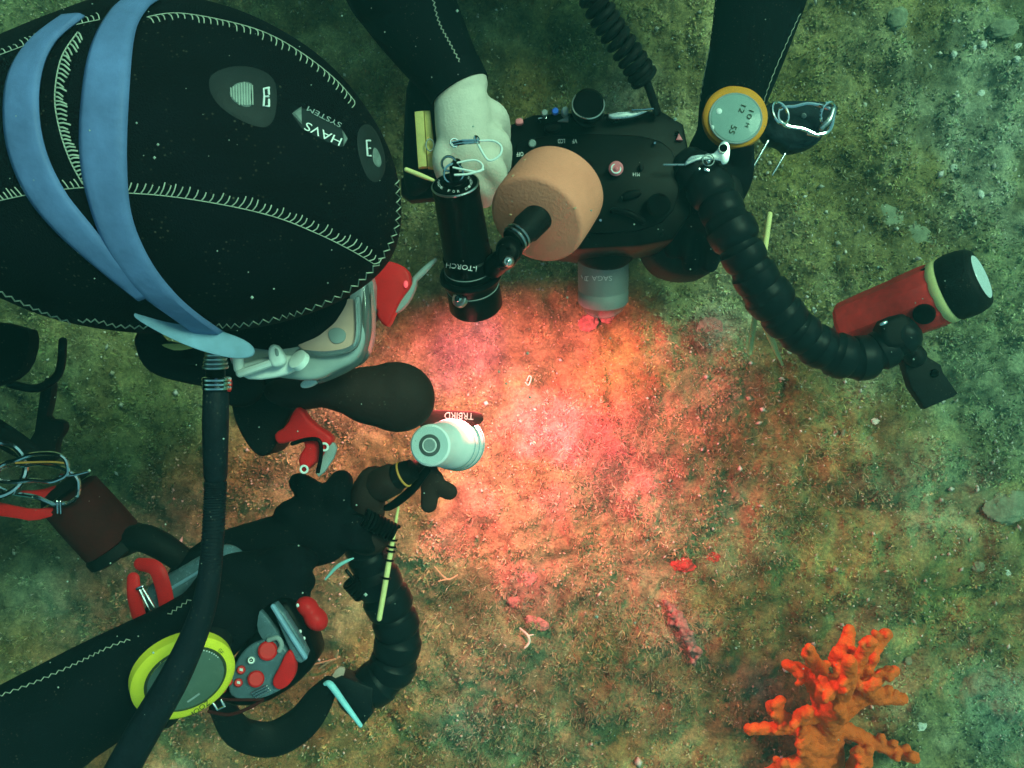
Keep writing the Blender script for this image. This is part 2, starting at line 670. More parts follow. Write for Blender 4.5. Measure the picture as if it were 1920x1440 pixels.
def seabed_material():
    m = bpy.data.materials.new('seabed_turf')
    m.use_nodes = True
    nt = m.node_tree
    L = nt.links.new
    b = nt.nodes['Principled BSDF']
    b.inputs['Roughness'].default_value = .95
    b.inputs['Specular IOR Level'].default_value = .15
    tc = nt.nodes.new('ShaderNodeTexCoord')

    def nz(scale, detail=6, rough=.6, dist=0):
        n = nt.nodes.new('ShaderNodeTexNoise')
        n.inputs['Scale'].default_value = scale
        n.inputs['Detail'].default_value = detail
        n.inputs['Roughness'].default_value = rough
        n.inputs['Distortion'].default_value = dist
        L(tc.outputs['Object'], n.inputs['Vector'])
        return n

    def ramp(src, stops):
        r = nt.nodes.new('ShaderNodeValToRGB')
        e = r.color_ramp.elements
        while len(e) < len(stops):
            e.new(.5)
        for q, (p, c) in zip(e, stops):
            q.position = p
            q.color = (*c, 1)
        L(src, r.inputs[0])
        return r

    def mix(fac, a, c):
        x = nt.nodes.new('ShaderNodeMix')
        x.data_type = 'RGBA'
        L(fac, x.inputs[0])
        L(a, x.inputs[6])
        if hasattr(c, 'default_value') or hasattr(c, 'links'):
            L(c, x.inputs[7])
        else:
            x.inputs[7].default_value = (*c, 1)
        return x.outputs[2]
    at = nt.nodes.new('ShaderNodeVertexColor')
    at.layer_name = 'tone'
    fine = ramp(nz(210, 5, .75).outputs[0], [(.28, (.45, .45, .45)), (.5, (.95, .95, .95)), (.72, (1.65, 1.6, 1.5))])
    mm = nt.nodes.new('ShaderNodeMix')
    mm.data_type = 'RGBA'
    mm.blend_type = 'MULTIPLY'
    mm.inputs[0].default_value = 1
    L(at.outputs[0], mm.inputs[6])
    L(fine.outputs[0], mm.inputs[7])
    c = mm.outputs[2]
    vo = nt.nodes.new('ShaderNodeTexVoronoi')
    vo.inputs['Scale'].default_value = 120
    L(tc.outputs['Object'], vo.inputs['Vector'])
    sp = ramp(vo.outputs['Distance'], [(.08, (1, 1, 1)), (.16, (0, 0, 0))])
    gate = ramp(nz(60, 2).outputs[0], [(.52, (0, 0, 0)), (.60, (1, 1, 1))])
    mu = nt.nodes.new('ShaderNodeMath')
    mu.operation = 'MULTIPLY'
    L(sp.outputs[0], mu.inputs[0])
    L(gate.outputs[0], mu.inputs[1])
    c = mix(mu.outputs[0], c, (.62, .58, .46))
    L(c, b.inputs['Base Color'])
    bp = nt.nodes.new('ShaderNodeBump')
    bp.inputs['Strength'].default_value = .8
    bp.inputs['Distance'].default_value = .004
    L(nz(260, 6, .7).outputs[0], bp.inputs['Height'])
    L(bp.outputs[0], b.inputs['Normal'])
    return m


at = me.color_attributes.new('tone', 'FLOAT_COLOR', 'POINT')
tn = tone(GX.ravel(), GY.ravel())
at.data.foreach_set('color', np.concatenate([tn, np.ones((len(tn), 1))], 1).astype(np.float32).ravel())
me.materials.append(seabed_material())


# ------------------------------------------------------------------ algae turf: thin blades, nobody could count them
def vcol_material(name, rough=.85, spec=.2, sss=0):
    m = bpy.data.materials.new(name)
    m.use_nodes = True
    nt = m.node_tree
    b = nt.nodes['Principled BSDF']
    a = nt.nodes.new('ShaderNodeVertexColor')
    a.layer_name = 'tone'
    nt.links.new(a.outputs[0], b.inputs['Base Color'])
    b.inputs['Roughness'].default_value = rough
    b.inputs['Specular IOR Level'].default_value = spec
    return m


def raw_mesh(name, co, tris, col, m):
    me = bpy.data.meshes.new(name)
    me.vertices.add(len(co))
    me.vertices.foreach_set('co', np.ascontiguousarray(co, dtype=np.float32).ravel())
    k = tris.shape[1]
    me.loops.add(tris.size)
    me.polygons.add(len(tris))
    me.loops.foreach_set('vertex_index', tris.astype(np.int32).ravel())
    me.polygons.foreach_set('loop_start', np.arange(0, tris.size, k))
    me.polygons.foreach_set('loop_total', np.full(len(tris), k))
    me.update(calc_edges=True)
    at = me.color_attributes.new('tone', 'FLOAT_COLOR', 'POINT')
    at.data.foreach_set('color', np.concatenate([col, np.ones((len(col), 1))], 1).astype(np.float32).ravel())
    me.materials.append(m)
    o = bpy.data.objects.new(name, me)
    sc.collection.objects.link(o)
    return o


def blades(x, y, B, ln_rng, wd_rng, lean_rng, root_w, spread, tall, bright):
    n = len(x)
    z = ground_h(x, y)
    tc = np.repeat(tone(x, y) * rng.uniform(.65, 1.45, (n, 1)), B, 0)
    nb = n * B
    tc = tc * rng.uniform(.55, 1.6, (nb, 1)) * rng.uniform(.85, 1.15, (nb, 3))
    pale = rng.random(nb) < bright
    tc[pale] = tc[pale] * .35 + np.array((.46, .42, .31)) * rng.uniform(.6, 1.2, (pale.sum(), 1))
    ang = rng.uniform(0, 2 * np.pi, nb)
    lean = rng.uniform(*lean_rng, nb)
    ln = rng.uniform(*ln_rng, nb) * np.repeat(tall, B)
    wd = rng.uniform(*wd_rng, nb)
    dx, dy = np.cos(ang), np.sin(ang)
    bx = np.repeat(x, B) + dx * spread * rng.random(nb)
    by = np.repeat(y, B) + dy * spread * rng.random(nb)
    bz = np.repeat(z, B) - .0008
    sx, sy = -dy * wd, dx * wd
    mx, my = bx + dx * ln * np.sin(lean) * .55, by + dy * ln * np.sin(lean) * .55
    mz = bz + ln * np.cos(lean * .6) * .65
    cur = rng.normal(0, .3, nb) * ln
    ex, ey = bx + dx * ln * np.sin(lean) - dy * cur, by + dy * ln * np.sin(lean) + dx * cur
    ez = bz + ln * np.cos(lean) * .95
    v = np.stack([np.stack([bx - sx * root_w, by - sy * root_w, bz], -1), np.stack([bx + sx * root_w, by + sy * root_w, bz], -1),
                  np.stack([mx + sx, my + sy, mz + wd * .3], -1), np.stack([mx - sx, my - sy, mz - wd * .3], -1),
                  np.stack([ex, ey, ez], -1)], 1).reshape(-1, 3)
    b0 = np.arange(nb)[:, None] * 5
    tris = np.concatenate([b0 + np.array([[0, 1, 2]]), b0 + np.array([[0, 2, 3]]), b0 + np.array([[3, 2, 4]])], 0)
    col = np.repeat(tc, 5, 0) * np.tile(np.array([.9, .9, 1.0, 1.0, 1.15]), nb)[:, None]
    return v, tris, np.clip(col, .01, .75)


def frond_mask(x, y):
    fr = np.zeros(len(x))
    for fx, fy, rad in ((1100, 1330, 230), (1330, 1180, 120), (1120, 860, 110), (900, 1120, 110), (1600, 850, 160)):
        q = P(fx, fy, 0)
        fr = np.maximum(fr, np.clip(1.3 - np.hypot(x - q.x, y - q.y) / (rad * MM(0)) + patch_noise(x, y) * .8, 0, 1))
    return fr


def build_turf():
    # crusty flakes, then thin tufts in patches
    N = 46000
    x, y = rng.uniform(-.84, .84, N), rng.uniform(-.64, .64, N)
    cl = fbm(x, y, 26, 3, 91)
    k = rng.random(N) < np.clip(.55 + cl * 1.6, .06, 1)
    x, y, cl = x[k], y[k], cl[k]
    a = blades(x, y, 6, (.0022, .0056), (.0005, .0014), (.3, 1.45), .55, .0030, 1 + .8 * np.clip(cl, 0, 1), .05)
    N = 30000
    x, y = rng.uniform(-.84, .84, N), rng.uniform(-.64, .64, N)
    fr = frond_mask(x, y)
    k = rng.random(N) < np.clip(.22 + patch_noise(x, y) * .9 + fr * .5, .03, 1)
    x, y, fr = x[k], y[k], fr[k]
    b = blades(x, y, 6, (.0045, .0105), (.00018, .00045), (.35, 1.2), 1.0, .0015, 1 + .8 * fr, .06)
    N = 26000
    x, y = rng.uniform(-.84, .84, N), rng.uniform(-.64, .64, N)
    bu = fbm(x, y, 15, 3, 120)
    k = bu > .24
    x, y, bu = x[k], y[k], bu[k]
    d = blades(x, y, 7, (.0045, .011), (.0002, .0005), (.2, 1.1), .8, .002, .7 + 1.6 * (bu - .2), .07)
    v = np.concatenate([a[0], b[0], d[0]])
    t = np.concatenate([a[1], b[1] + len(a[0]), d[1] + len(a[0]) + len(b[0])])
    c = np.concatenate([a[2], b[2], d[2]])
    o = raw_mesh('algae_turf', v, t, c, vcol_material('algae_blades'))
    tag(o, 'fuzzy olive and brown algae turf covering the seabed', 'algae', kind='stuff')


build_turf()


def build_grit():
    N = 9000
    x = rng.uniform(-.84, .84, N)
    y = rng.uniform(-.64, .64, N)
    keep = rng.random(N) < np.clip(.5 + fbm(x, y, 7, 3, 77) * 1.2 + (x * .35), .1, 1)
    x, y = x[keep], y[keep]
    n = len(x)
    z = ground_h(x, y) + rng.uniform(.001, .010, n)
    s = rng.gamma(1.7, .00062, n) + .0004
    base = np.array([(1, 0, 0), (-1, 0, 0), (0, 1, 0), (0, -1, 0), (0, 0, 1), (0, 0, -1)], float)
    fc = np.array([(0, 2, 4), (2, 1, 4), (1, 3, 4), (3, 0, 4), (2, 0, 5), (1, 2, 5), (3, 1, 5), (0, 3, 5)])
    sc3 = rng.uniform(.4, 1.6, (n, 1, 3)) * s[:, None, None]
    a = rng.uniform(0, 2 * np.pi, n)
    v = base[None] * sc3 * rng.uniform(.7, 1.2, (n, 6, 1))
    vx = v[..., 0] * np.cos(a)[:, None] - v[..., 1] * np.sin(a)[:, None]
    vy = v[..., 0] * np.sin(a)[:, None] + v[..., 1] * np.cos(a)[:, None]
    v = np.stack([vx + x[:, None], vy + y[:, None], v[..., 2] + z[:, None]], -1).reshape(-1, 3)
    tris = (np.arange(n)[:, None, None] * 6 + fc[None]).reshape(-1, 3)
    pal = np.array([(.66, .62, .52), (.55, .52, .42), (.70, .62, .55), (.45, .40, .28)])
    col = np.repeat(pal[rng.integers(0, 4, n)] * rng.uniform(.7, 1.15, (n, 1)), 6, 0)
    o = raw_mesh('shell_grit', v, tris, col, vcol_material('shell_chips', .5, .4))
    tag(o, 'pale shell grit scattered over the seabed', 'grit', kind='stuff')


build_grit()


def gz(x, y):
    return float(ground_h(np.array([x]), np.array([y]))[0])


def G(px, py, dz=0.0):
    """point on the seabed seen at a pixel, dz above it."""
    z = 0
    for _ in range(3):
        p = P(px, py, z + dz)
        z = gz(p.x, p.y)
    return P(px, py, z + dz)


# ------------------------------------------------------------------ things on the seabed
def fused(me, voxel, smooth, name, m, parent, disp=0, dscale=.02, raw=False):
    """one continuous skin over overlapping closed shapes."""
    t = bpy.data.objects.new('tmp', me)
    sc.collection.objects.link(t)
    a = t.modifiers.new('r', 'REMESH')
    a.mode = 'VOXEL'
    a.voxel_size = voxel
    a.adaptivity = 0
    if smooth:
        b = t.modifiers.new('s', 'SMOOTH')
        b.factor = .5
        b.iterations = smooth
    if disp:
        tx = bpy.data.textures.new('d', 'CLOUDS')
        tx.noise_scale = dscale
        c = t.modifiers.new('d', 'DISPLACE')
        c.texture = tx
        c.strength = disp
        c.mid_level = .5
        c.texture_coords = 'LOCAL'
    dg = bpy.context.evaluated_depsgraph_get()
    out = bpy.data.meshes.new_from_object(t.evaluated_get(dg))
    bpy.data.objects.remove(t)
    if raw:
        return out
    return finish(name, out, (0, 0, 0), m, parent, 180)


def rock(px, py, rx, ry, name, label, cat, m, rot=0, hz=.5, seed=0, group=None):
    p = G(px, py)
    s = MM(p.z)
    bm = bmesh.new()
    bmesh.ops.create_icosphere(bm, subdivisions=4, radius=1)
    r2 = random.Random(seed)
    ph = [r2.uniform(0, 50) for _ in range(3)]
    cs, sn = math.cos(rot), math.sin(rot)
    for q in bm.verts:
        d = q.co.copy()
        k = 1 + .38 * float(fbm(np.array([d.x * 1.3 + ph[0]]), np.array([d.y * 1.3 + d.z * 2 + ph[1]]), 1.2, 3, 3)[0])
        k += .12 * float(fbm(np.array([d.x * 6 + ph[2]]), np.array([d.y * 6 + d.z * 5]), 1.2, 2, 8)[0])
        x, y = d.x * k * rx * s, d.y * k * ry * s
        q.co = Vector((x * cs - y * sn, x * sn + y * cs, d.z * k * min(rx, ry) * s * hz))
    me = bpy.data.meshes.new(name)
    bm.to_mesh(me)
    bm.free()
    o = finish(name, me, p + Vector((0, 0, min(rx, ry) * s * hz * .25)), m, None, 60)
    return tag(o, label, cat, group)


M['stone'] = mat('pale_stone', (.23, .25, .16), .85, var=.35, scale=70, bump=.6, bscale=250)
M['shellw'] = mat('white_shell', (.70, .70, .60), .5, var=.15, scale=90, bump=.2)
M['coralline'] = mat('pink_coralline', (.40, .17, .15), .85, var=.55, scale=160, bump=.7, bscale=300)
M['redsponge'] = mat('red_sponge', (.50, .05, .045), .8, var=.6, scale=160, bump=.7, bscale=350)
M['orangesponge'] = mat('orange_sponge', (.80, .11, .022), .8, var=.3, scale=90, bump=.9, bscale=520)
_r = [n for n in M['orangesponge'].node_tree.nodes if n.type == 'VALTORGB'][0].color_ramp
_r.elements[0].color = (.90, .12, .02, 1)
_r.elements[1].color = (.97, .16, .035, 1)

rock(1880, 52, 27, 17, 'stone', 'rounded pale stone near the upper right corner', 'stone', M['stone'], .35, .6, 1, 'pale stones on the seabed')
rock(1682, 36, 20, 17, 'stone', 'small yellowish stone right of the upper sleeve', 'stone', M['stone'], 1.1, .6, 2, 'pale stones on the seabed')
rock(1660, 405, 34, 20, 'stone', 'flat grey stone above the red lamp', 'stone', M['stone'], -.2, .3, 3, 'pale stones on the seabed')
rock(1715, 440, 46, 20, 'stone', 'long dull stone just above the red lamp head', 'stone', M['stone'], -.6, .3, 4, 'pale stones on the seabed')
rock(1888, 950, 42, 30, 'stone', 'large pale stone at the right edge', 'stone', M['stone'], .2, .4, 5, 'pale stones on the seabed')
rock(1835, 1062, 12, 9, 'stone', 'small oval stone below the large pale stone', 'stone', M['stone'], .2, .5, 6, 'pale stones on the seabed')
rock(1724, 1359, 14, 11, 'pebble', 'white pebble to the right of the orange sponge', 'pebble', M['shellw'], .4, .7, 7)
rock(1330, 618, 24, 20, 'coralline_crust', 'lilac crust left of the black flexible arm', 'crust', M['coralline'], .3, .14, 12, 'pink crusts')
rock(1280, 1058, 22, 14, 'red_sponge', 'bright red sponge lump, left one of two', 'sponge', M['redsponge'], -.3, .5, 13, 'red sponge lumps')
rock(1342, 1043, 20, 11, 'red_sponge', 'bright red sponge lump, right one of two', 'sponge', M['redsponge'], .4, .5, 14, 'red sponge lumps')
rock(1102, 606, 20, 17, 'red_sponge', 'dull red sponge lump just below the grey lens', 'sponge', M['coralline'], .4, .5, 15, 'red sponge lumps')
rock(1137, 594, 14, 12, 'red_sponge', 'small red sponge lump under the right rim of the lens', 'sponge', M['coralline'], .1, .5, 16, 'red sponge lumps')
rock(985, 1085, 20, 16, 'coralline_crust', 'rounded pink lump below the torchlit patch', 'crust', M['coralline'], .3, .35, 17, 'pink crusts')
rock(968, 1130, 16, 12, 'coralline_crust', 'small purple lump under the rounded pink lump', 'crust', M['coralline'], -.3, .35, 18, 'pink crusts')
rock(1010, 1168, 24, 11, 'coralline_crust', 'long pink lump above the white worm shell', 'crust', M['coralline'], -.35, .35, 19, 'pink crusts')

for i in range(26):
    a, b = (random.uniform(1780, 1910), random.uniform(70, 420)) if i < 15 else (random.uniform(1450, 1910), random.uniform(480, 1340))
    rock(a, b, random.uniform(4, 9), random.uniform(3, 7), 'pebble', 'tiny pale pebble scattered over the right side of the seabed', 'pebble', M['shellw'] if i % 3 else M['stone'], random.uniform(0, 3), .6, 40 + i, 'tiny pale pebbles on the right')

# pink coralline branch
mb = MB()
pts = [(1250, 1130), (1272, 1155), (1285, 1185), (1298, 1215), (1302, 1245)]
mb.tube([G(a, b, .012) for a, b in pts], [.003, .006, .008, .007, .003], n=14, sub=6)
for i in range(34):
    t_ = random.random() * 3.99
    k_ = int(t_)
    a_ = np.array(pts[k_]) * (1 - t_ + k_) + np.array(pts[k_ + 1]) * (t_ - k_)
    mb.ball(G(a_[0] + random.uniform(-10, 10), a_[1] + random.uniform(-6, 6), random.uniform(.008, .020)), random.uniform(.002, .0045), None, None, 10, 7)
mb.tube([G(1298, 1215, .015), G(1312, 1222, .02)], [.006, .005], n=10)
mb.tube([G(1272, 1155, .012), G(1258, 1170, .012)], [.007, .004], n=10)
me = bpy.data.meshes.new('tmp')
me.from_pydata(mb.v, [], mb.f)
tag(fused(me, .0015, 1, 'coralline_branch', M['coralline'], None, .004, .006), 'pink encrusted branch lying left of the orange sponge', 'coralline algae')

# small debris
mb = MB()
mb.tube([G(975, 1178, .012), G(990, 1192, .016), G(992, 1205, .016), G(984, 1215, .012)], [.0011, .0017, .0017, .0011], n=8)
mb.tube([G(990, 1192, .016), G(1000, 1190, .013)], [.0012, .0008], n=6)
tag(mb.build('worm_shell', M['shellw']), 'curved white worm shell below the torchlit patch', 'shell')
mb = MB()
mb.tube([G(985, 717, .014), G(991, 722, .016), G(996, 708, .016), G(992, 705, .016), G(988, 713, .014)], .0009, n=6)
tag(mb.build('shell_loop', M['shellw']), 'tiny pale looped shell above the torchlit patch', 'shell')
mb = MB()
for a, b in (((588, 1246), (628, 1236)), ((598, 1254), (620, 1238)), ((620, 1240), (636, 1232)), ((628, 1237), (634, 1220))):
    mb.tube([G(*a, .014), G(*b, .018)], [.0012, .0015], n=6)
tag(mb.build('twig', mat('pale_twig', (.55, .40, .22), .7)), 'pale forked twig beside the curved black flexible arm', 'twig')
mb = MB()
mb.tube([G(815, 1063, .014), G(838, 1086, .018), G(858, 1078, .014)], [.001, .0014, .001], n=6)
mb.tube([G(838, 1086, .018), G(822, 1090, .014)], [.0012, .001], n=6)
tag(mb.build('twig', mat('tan_twig', (.50, .38, .22), .7)), 'thin tan twig just below the torchlit patch', 'twig')


def build_sponge():
    z0 = G(1555, 1400).z
    root = thing('orange_sponge', 'bright orange branching finger sponge in the lower right', 'sponge', G(1555, 1400))
    mb = MB()

    def br(pts, r):
        q = [P(a, b, z) for a, b, z in pts]
        mb.tube(q, [k * .00066 for k in r], n=12, sub=6)
    # trunk, then fingers (pixel, pixel, height)
    br([(1555, 1440, z0 - .02), (1556, 1380, z0 + .04), (1558, 1330, z0 + .09)], [32, 27, 24])
    F = [[(1556, 1370, .05), (1530, 1300, .08), (1508, 1262, .09), (1476, 1246, .095)], [(1556, 1340, .07), (1545, 1270, .10), (1525, 1240, .125), (1516, 1226, .14)],
         [(1560, 1320, .08), (1580, 1260, .10), (1588, 1215, .10), (1592, 1182, .10)], [(1565, 1330, .09), (1595, 1270, .12), (1618, 1225, .14), (1630, 1202, .155)],
         [(1565, 1330, .08), (1620, 1255, .10), (1645, 1205, .095), (1662, 1190, .09)], [(1560, 1330, .09), (1585, 1290, .14), (1592, 1255, .17), (1592, 1240, .185)],
         [(1565, 1340, .08), (1610, 1295, .10), (1650, 1268, .10), (1676, 1258, .10)], [(1565, 1350, .07), (1615, 1310, .08), (1655, 1308, .08), (1690, 1310, .075)],
         [(1556, 1390, .05), (1510, 1365, .06), (1460, 1365, .06), (1406, 1367, .055)], [(1500, 1366, .06), (1465, 1345, .065), (1448, 1325, .07)],
         [(1556, 1400, .04), (1520, 1400, .06), (1508, 1375, .075)], [(1540, 1440, .03), (1515, 1420, .05), (1505, 1390, .07)],
         [(1556, 1420, .03), (1500, 1425, .045), (1440, 1450, .04)], [(1570, 1360, .05), (1620, 1385, .05), (1670, 1405, .05), (1714, 1420, .045)],
         [(1540, 1300, .09), (1555, 1285, .12), (1552, 1300, .14)], [(1575, 1345, .09), (1575, 1330, .13)], [(1600, 1440, .03), (1615, 1415, .05), (1625, 1430, .05)],
         [(1530, 1340, .07), (1500, 1345, .085), (1515, 1335, .10)], [(1640, 1300, .09), (1625, 1288, .12), (1640, 1280, .13)], [(1566, 1240, .10), (1572, 1222, .12)]]
    for i, f in enumerate(F):
        k = random.uniform(.92, 1.1)
        rad = [18 * k, 15 * k, 13.5 * k, 12 * k][:len(f)] if len(f) > 2 else [14, 12]
        br([(a, b, z0 + c) for a, b, c in f], rad)
    for i in range(110):     # stubby knobs
        f = random.choice(F)
        t = random.uniform(.35, .95)
        k = min(int(t * (len(f) - 1)), len(f) - 2)
        u = t * (len(f) - 1) - k
        a = np.array(f[k]) * (1 - u) + np.array(f[k + 1]) * u
        d = np.array([random.uniform(-17, 17), random.uniform(-17, 17), random.uniform(.004, .02)])
        b = a + d
        br([(a[0], a[1], z0 + a[2]), (b[0], b[1], z0 + b[2])], [10, random.uniform(6, 10)])
    me = bpy.data.meshes.new('tmp')
    me.from_pydata(mb.v, [], mb.f)
    fused(me, .0018, 4, 'branch', M['orangesponge'], root, disp=.0048, dscale=.007)


build_sponge()


def mesh_bvh(me):
    return BVHTree.FromPolygons([v.co.copy() for v in me.vertices], [tuple(p.vertices) for p in me.polygons])


# ================================================================== DIVER ON THE LEFT
HZ = .66


def build_diver_left():
    root = thing('person', 'diver in black hood and wetsuit at left, leaning over the seabed with a torch', 'person', P(-300, 400, .3))
    mb = MB()
    # hooded head and neck: sections along image x  (x, top y, bottom y)
    sec = [(-330, 20, 640), (-220, 130, 560), (-120, 138, 520), (-40, 118, 538), (30, 92, 570), (100, 66, 598), (180, 38, 616), (260, 15, 625), (340, 12, 626), (420, 24, 621),
           (500, 50, 610), (580, 94, 586), (640, 144, 560), (690, 206, 528), (724, 266, 493), (742, 318, 456), (750, 366, 418), (752, 392, 396)]
    n = 40
    v, f = [], []
    sm = cr(sec, 3)
    for x, t, b in sm:
        c = P(x, (t + b) / 2, HZ - max(0, (-x) * .00012))
        r = max((b - t) / 2 * MM(HZ), .001)
        for k in range(n):
            a = 2 * math.pi * k / n
            v.append((c.x, c.y + r * math.cos(a), c.z + r * .98 * math.sin(a)))
    for i in range(len(sm) - 1):
        for k in range(n):
            k2 = (k + 1) % n
            f.append((i * n + k, i * n + k2, (i + 1) * n + k2, (i + 1) * n + k))
    f.append(tuple(range(n - 1, -1, -1)))
    b0 = (len(sm) - 1) * n
    f.append(tuple(range(b0, b0 + n)))
    mb.add(v, f)
    # chin and face under the mask
    mb.ball(P(520, 540, .56), .062, .05, .06)
    # torso, hips and legs, out of frame to the left
    mb.tube([(-.50, .14, .57), (-.60, .06, .53), (-.74, .0, .50), (-.95, -.03, .48), (-1.2, -.03, .46), (-1.35, -.02, .46)], [.12, .20, .245, .24, .19, .165], n=28, flat=.62)
    for s_ in (-1, 1):
        mb.tube([(-1.3, s_ * .08 - .02, .46), (-1.7, s_ * .12 - .03, .44), (-2.1, s_ * .13 - .04, .42)], [.09, .065, .045], n=18)
        mb.tube([(-2.1, s_ * .13 - .04, .42), (-2.3, s_ * .14 - .04, .38)], [.045, .03], n=14)
    # buoyancy vest bulk round the chest, added unseen to shade the left seabed
    mb.tube([(-.60, .05, .50), (-.72, -.02, .47), (-.95, -.05, .45), (-1.15, -.05, .46)], [.17, .27, .29, .22], n=28, flat=.6)
    # right arm: shoulder -> elbow -> wrist with the yellow computer -> glove
    mb.tube([(-.68, -.06, .50), (-.62, -.26, .47), P(-120, 1470, .44), P(60, 1372, .44), P(200, 1290, .445), P(330, 1215, .445), P(420, 1150, .44)],
            [.085, .075, .058, .051, .046, .040, .034], n=24)
    # right glove on the housing
    mb.tube([P(400, 1160, .43), P(450, 1120, .42), P(500, 1095, .41)], [.036, .042, .034], n=18, flat=.7)
    for a, b, c in (((480, 1070), (540, 1040), (580, 1050)), ((490, 1090), (545, 1078), (575, 1090)), ((500, 1110), (540, 1112), (565, 1125)), ((490, 1120), (520, 1135), (540, 1150)), ((430, 1150), (445, 1185), (470, 1200))):
        mb.tube([P(*a, .415), P(*b, .425), P(*c, .405)], [.0125, .0115, .0095], n=12)
    # left arm under the chest, reaching to the arm of the torch
    mb.tube([(-.68, .22, .48), (-.72, -.10, .38), (-.64, -.34, .32), P(60, 1395, .29), P(200, 1310, .29), P(310, 1200, .31), P(395, 1082, .33), P(500, 1034, .35), P(560, 1012, .36)],
            [.08, .07, .055, .046, .036, .036, .036, .033, .029], n=22)
    # left glove
    mb.tube([P(555, 1015, .36), P(600, 990, .365), P(635, 970, .36)], [.030, .036, .028], n=18, flat=.75)
    for q, r in (([(585, 975), (552, 958), (532, 964)], .0125), ([(600, 975), (585, 925), (560, 905)], .0125), ([(625, 965), (632, 925), (640, 903)], .0145),
                 ([(640, 985), (668, 980), (690, 990)], .012), ([(632, 1005), (662, 1012), (690, 1022)], .0115)):
        mb.tube([P(*q[0], .365), P(*q[1], .378), P(*q[2], .366)], [r * 1.08, r, r * .85], n=12)
    me = bpy.data.meshes.new('tmp')
    me.from_pydata(mb.v, [], mb.f)
    me = fused(me, .0037, 3, '', None, None, raw=True)
    bv = mesh_bvh(me)
    body = finish('body', me, (0, 0, 0), M['neo'], root, 180)
    # hood seams
    st = MB()
    stitches(bv, [(-60, 392), (0, 376), (70, 362), (150, 352), (230, 352)], st, 8, 17, .5)
    stitches(bv, [(165, 358), (300, 366), (420, 384), (520, 408), (600, 440), (660, 470), (700, 494)], st, 10.5, 22, -.35)
    stitches(bv, [(160, 352), (132, 300), (112, 240), (104, 180), (116, 110), (148, 60)], st, 7.5, 20, .3, side=-1, r=.0005)
    stitches(bv, [(-20, 112), (60, 82), (130, 52), (190, 38)], st, 10, 12, .4)
    stitches(bv, [(265, 36), (330, 26), (420, 40), (500, 64), (570, 104), (630, 152), (668, 196)], st, 11, 13, -.6, side=-1)
    tag(st.build('seam_stitching', M['thread'], body), kind='stuff')
    zz = MB()
    zigzag(bv, [(742, 330), (746, 390), (738, 440), (705, 496), (650, 545), (580, 578), (500, 600), (430, 610), (380, 606)], zz)
    zigzag(bv, [(-20, 536), (40, 566), (90, 588), (140, 606)], zz, 8, 2.5)
    zigzag(bv, [(140, 602), (180, 600), (220, 610), (280, 612)], zz, 7, 3)
    tag(zz.build('hem_stitching', M['thread'], body), kind='stuff')
    # sleeve seam
    ss = MB()
    zigzag(bv, [(-20, 1312), (60, 1282), (140, 1246), (200, 1216), (246, 1198)], ss, 5, 2.2)
    zigzag(bv, [(312, 1156), (335, 1140), (358, 1124)], ss, 5, 2.5)
    tag(ss.build('sleeve_stitching', M['thread'], body), kind='stuff')
    # vent patches with a ribbed grille and a short mark
    pm = mat('vent_patch', (.020, .024, .026), .55, var=.2, bump=.2)
    gm = mat('vent_grille', (.18, .21, .20), .5, var=.3, scale=200)
    p1 = patch(bv, [(388, 150), (410, 130), (455, 122), (500, 134), (520, 160), (518, 215), (505, 238), (485, 240), (440, 222), (400, 190)], .0012).build('vent_patch', pm, body)
    patch(bv, [(425, 172), (440, 155), (465, 152), (478, 160), (470, 180), (476, 205), (455, 206), (432, 192)], .0018).build('vent_grille', gm, p1)
    rb = MB()
    for i in range(9):
        x = 432 + i * 5
        rb.tube([cast(bv, x, 158 + abs(i - 5) * 2, .002), cast(bv, x + 1, 200 - max(0, 3 - i) * 5, .002)], .00035, n=5, cap=False)
    rb.build('grille_rib', mat('rib', (.40, .44, .40), .5), p1)
    mk = MB()
    for q in ([(503, 168), (493, 170), (494, 184), (502, 184)], [(494, 184), (493, 202), (502, 202)], [(502, 168), (503, 180)], [(503, 190), (503, 202)]):
        mk.tube([cast(bv, a, b, .0018) for a, b in q], .0006, n=5, sub=1)
    mk.build('vent_mark', M['print'], p1)
    p2 = patch(bv, [(672, 240), (690, 230), (708, 250), (722, 290), (722, 325), (706, 345), (688, 335), (674, 300), (668, 265)], .0012).build('vent_patch', pm, body)
    patch(bv, [(696, 272), (706, 282), (714, 308), (708, 320), (694, 305)], .0018).build('vent_grille', gm, p2)
    mk = MB()
    for q in ([(690, 266), (683, 266), (684, 280), (690, 280)], [(684, 280), (685, 294), (691, 294)]):
        mk.tube([cast(bv, a, b, .0018) for a, b in q], .0006, n=5, sub=1)
    mk.build('vent_mark', M['print'], p2)
    # woven label
    lb = patch(bv, [(545, 212), (566, 198), (640, 238), (652, 262), (644, 276), (632, 275), (570, 246), (562, 236)], .0009, 1).build('hood_label', mat('label_cloth', (.02, .026, .03), .7), body)
    patch(bv, [(547, 213), (565, 200), (566, 236)], .0015, 0, 3).build('label_arrow', gm, lb)
    patch(bv, [(640, 244), (651, 262), (643, 275)], .0015, 0, 3).build('label_arrow', gm, lb)
    lettering(bv, 'HAVS', (639, 262), (573, 231), 15, M['print'], lb, .0018)
    lettering(bv, 'SYSTEM', (638, 234), (576, 202), 9, M['greyplast'], lb, .0018)
    return bv


hood = build_diver_left()


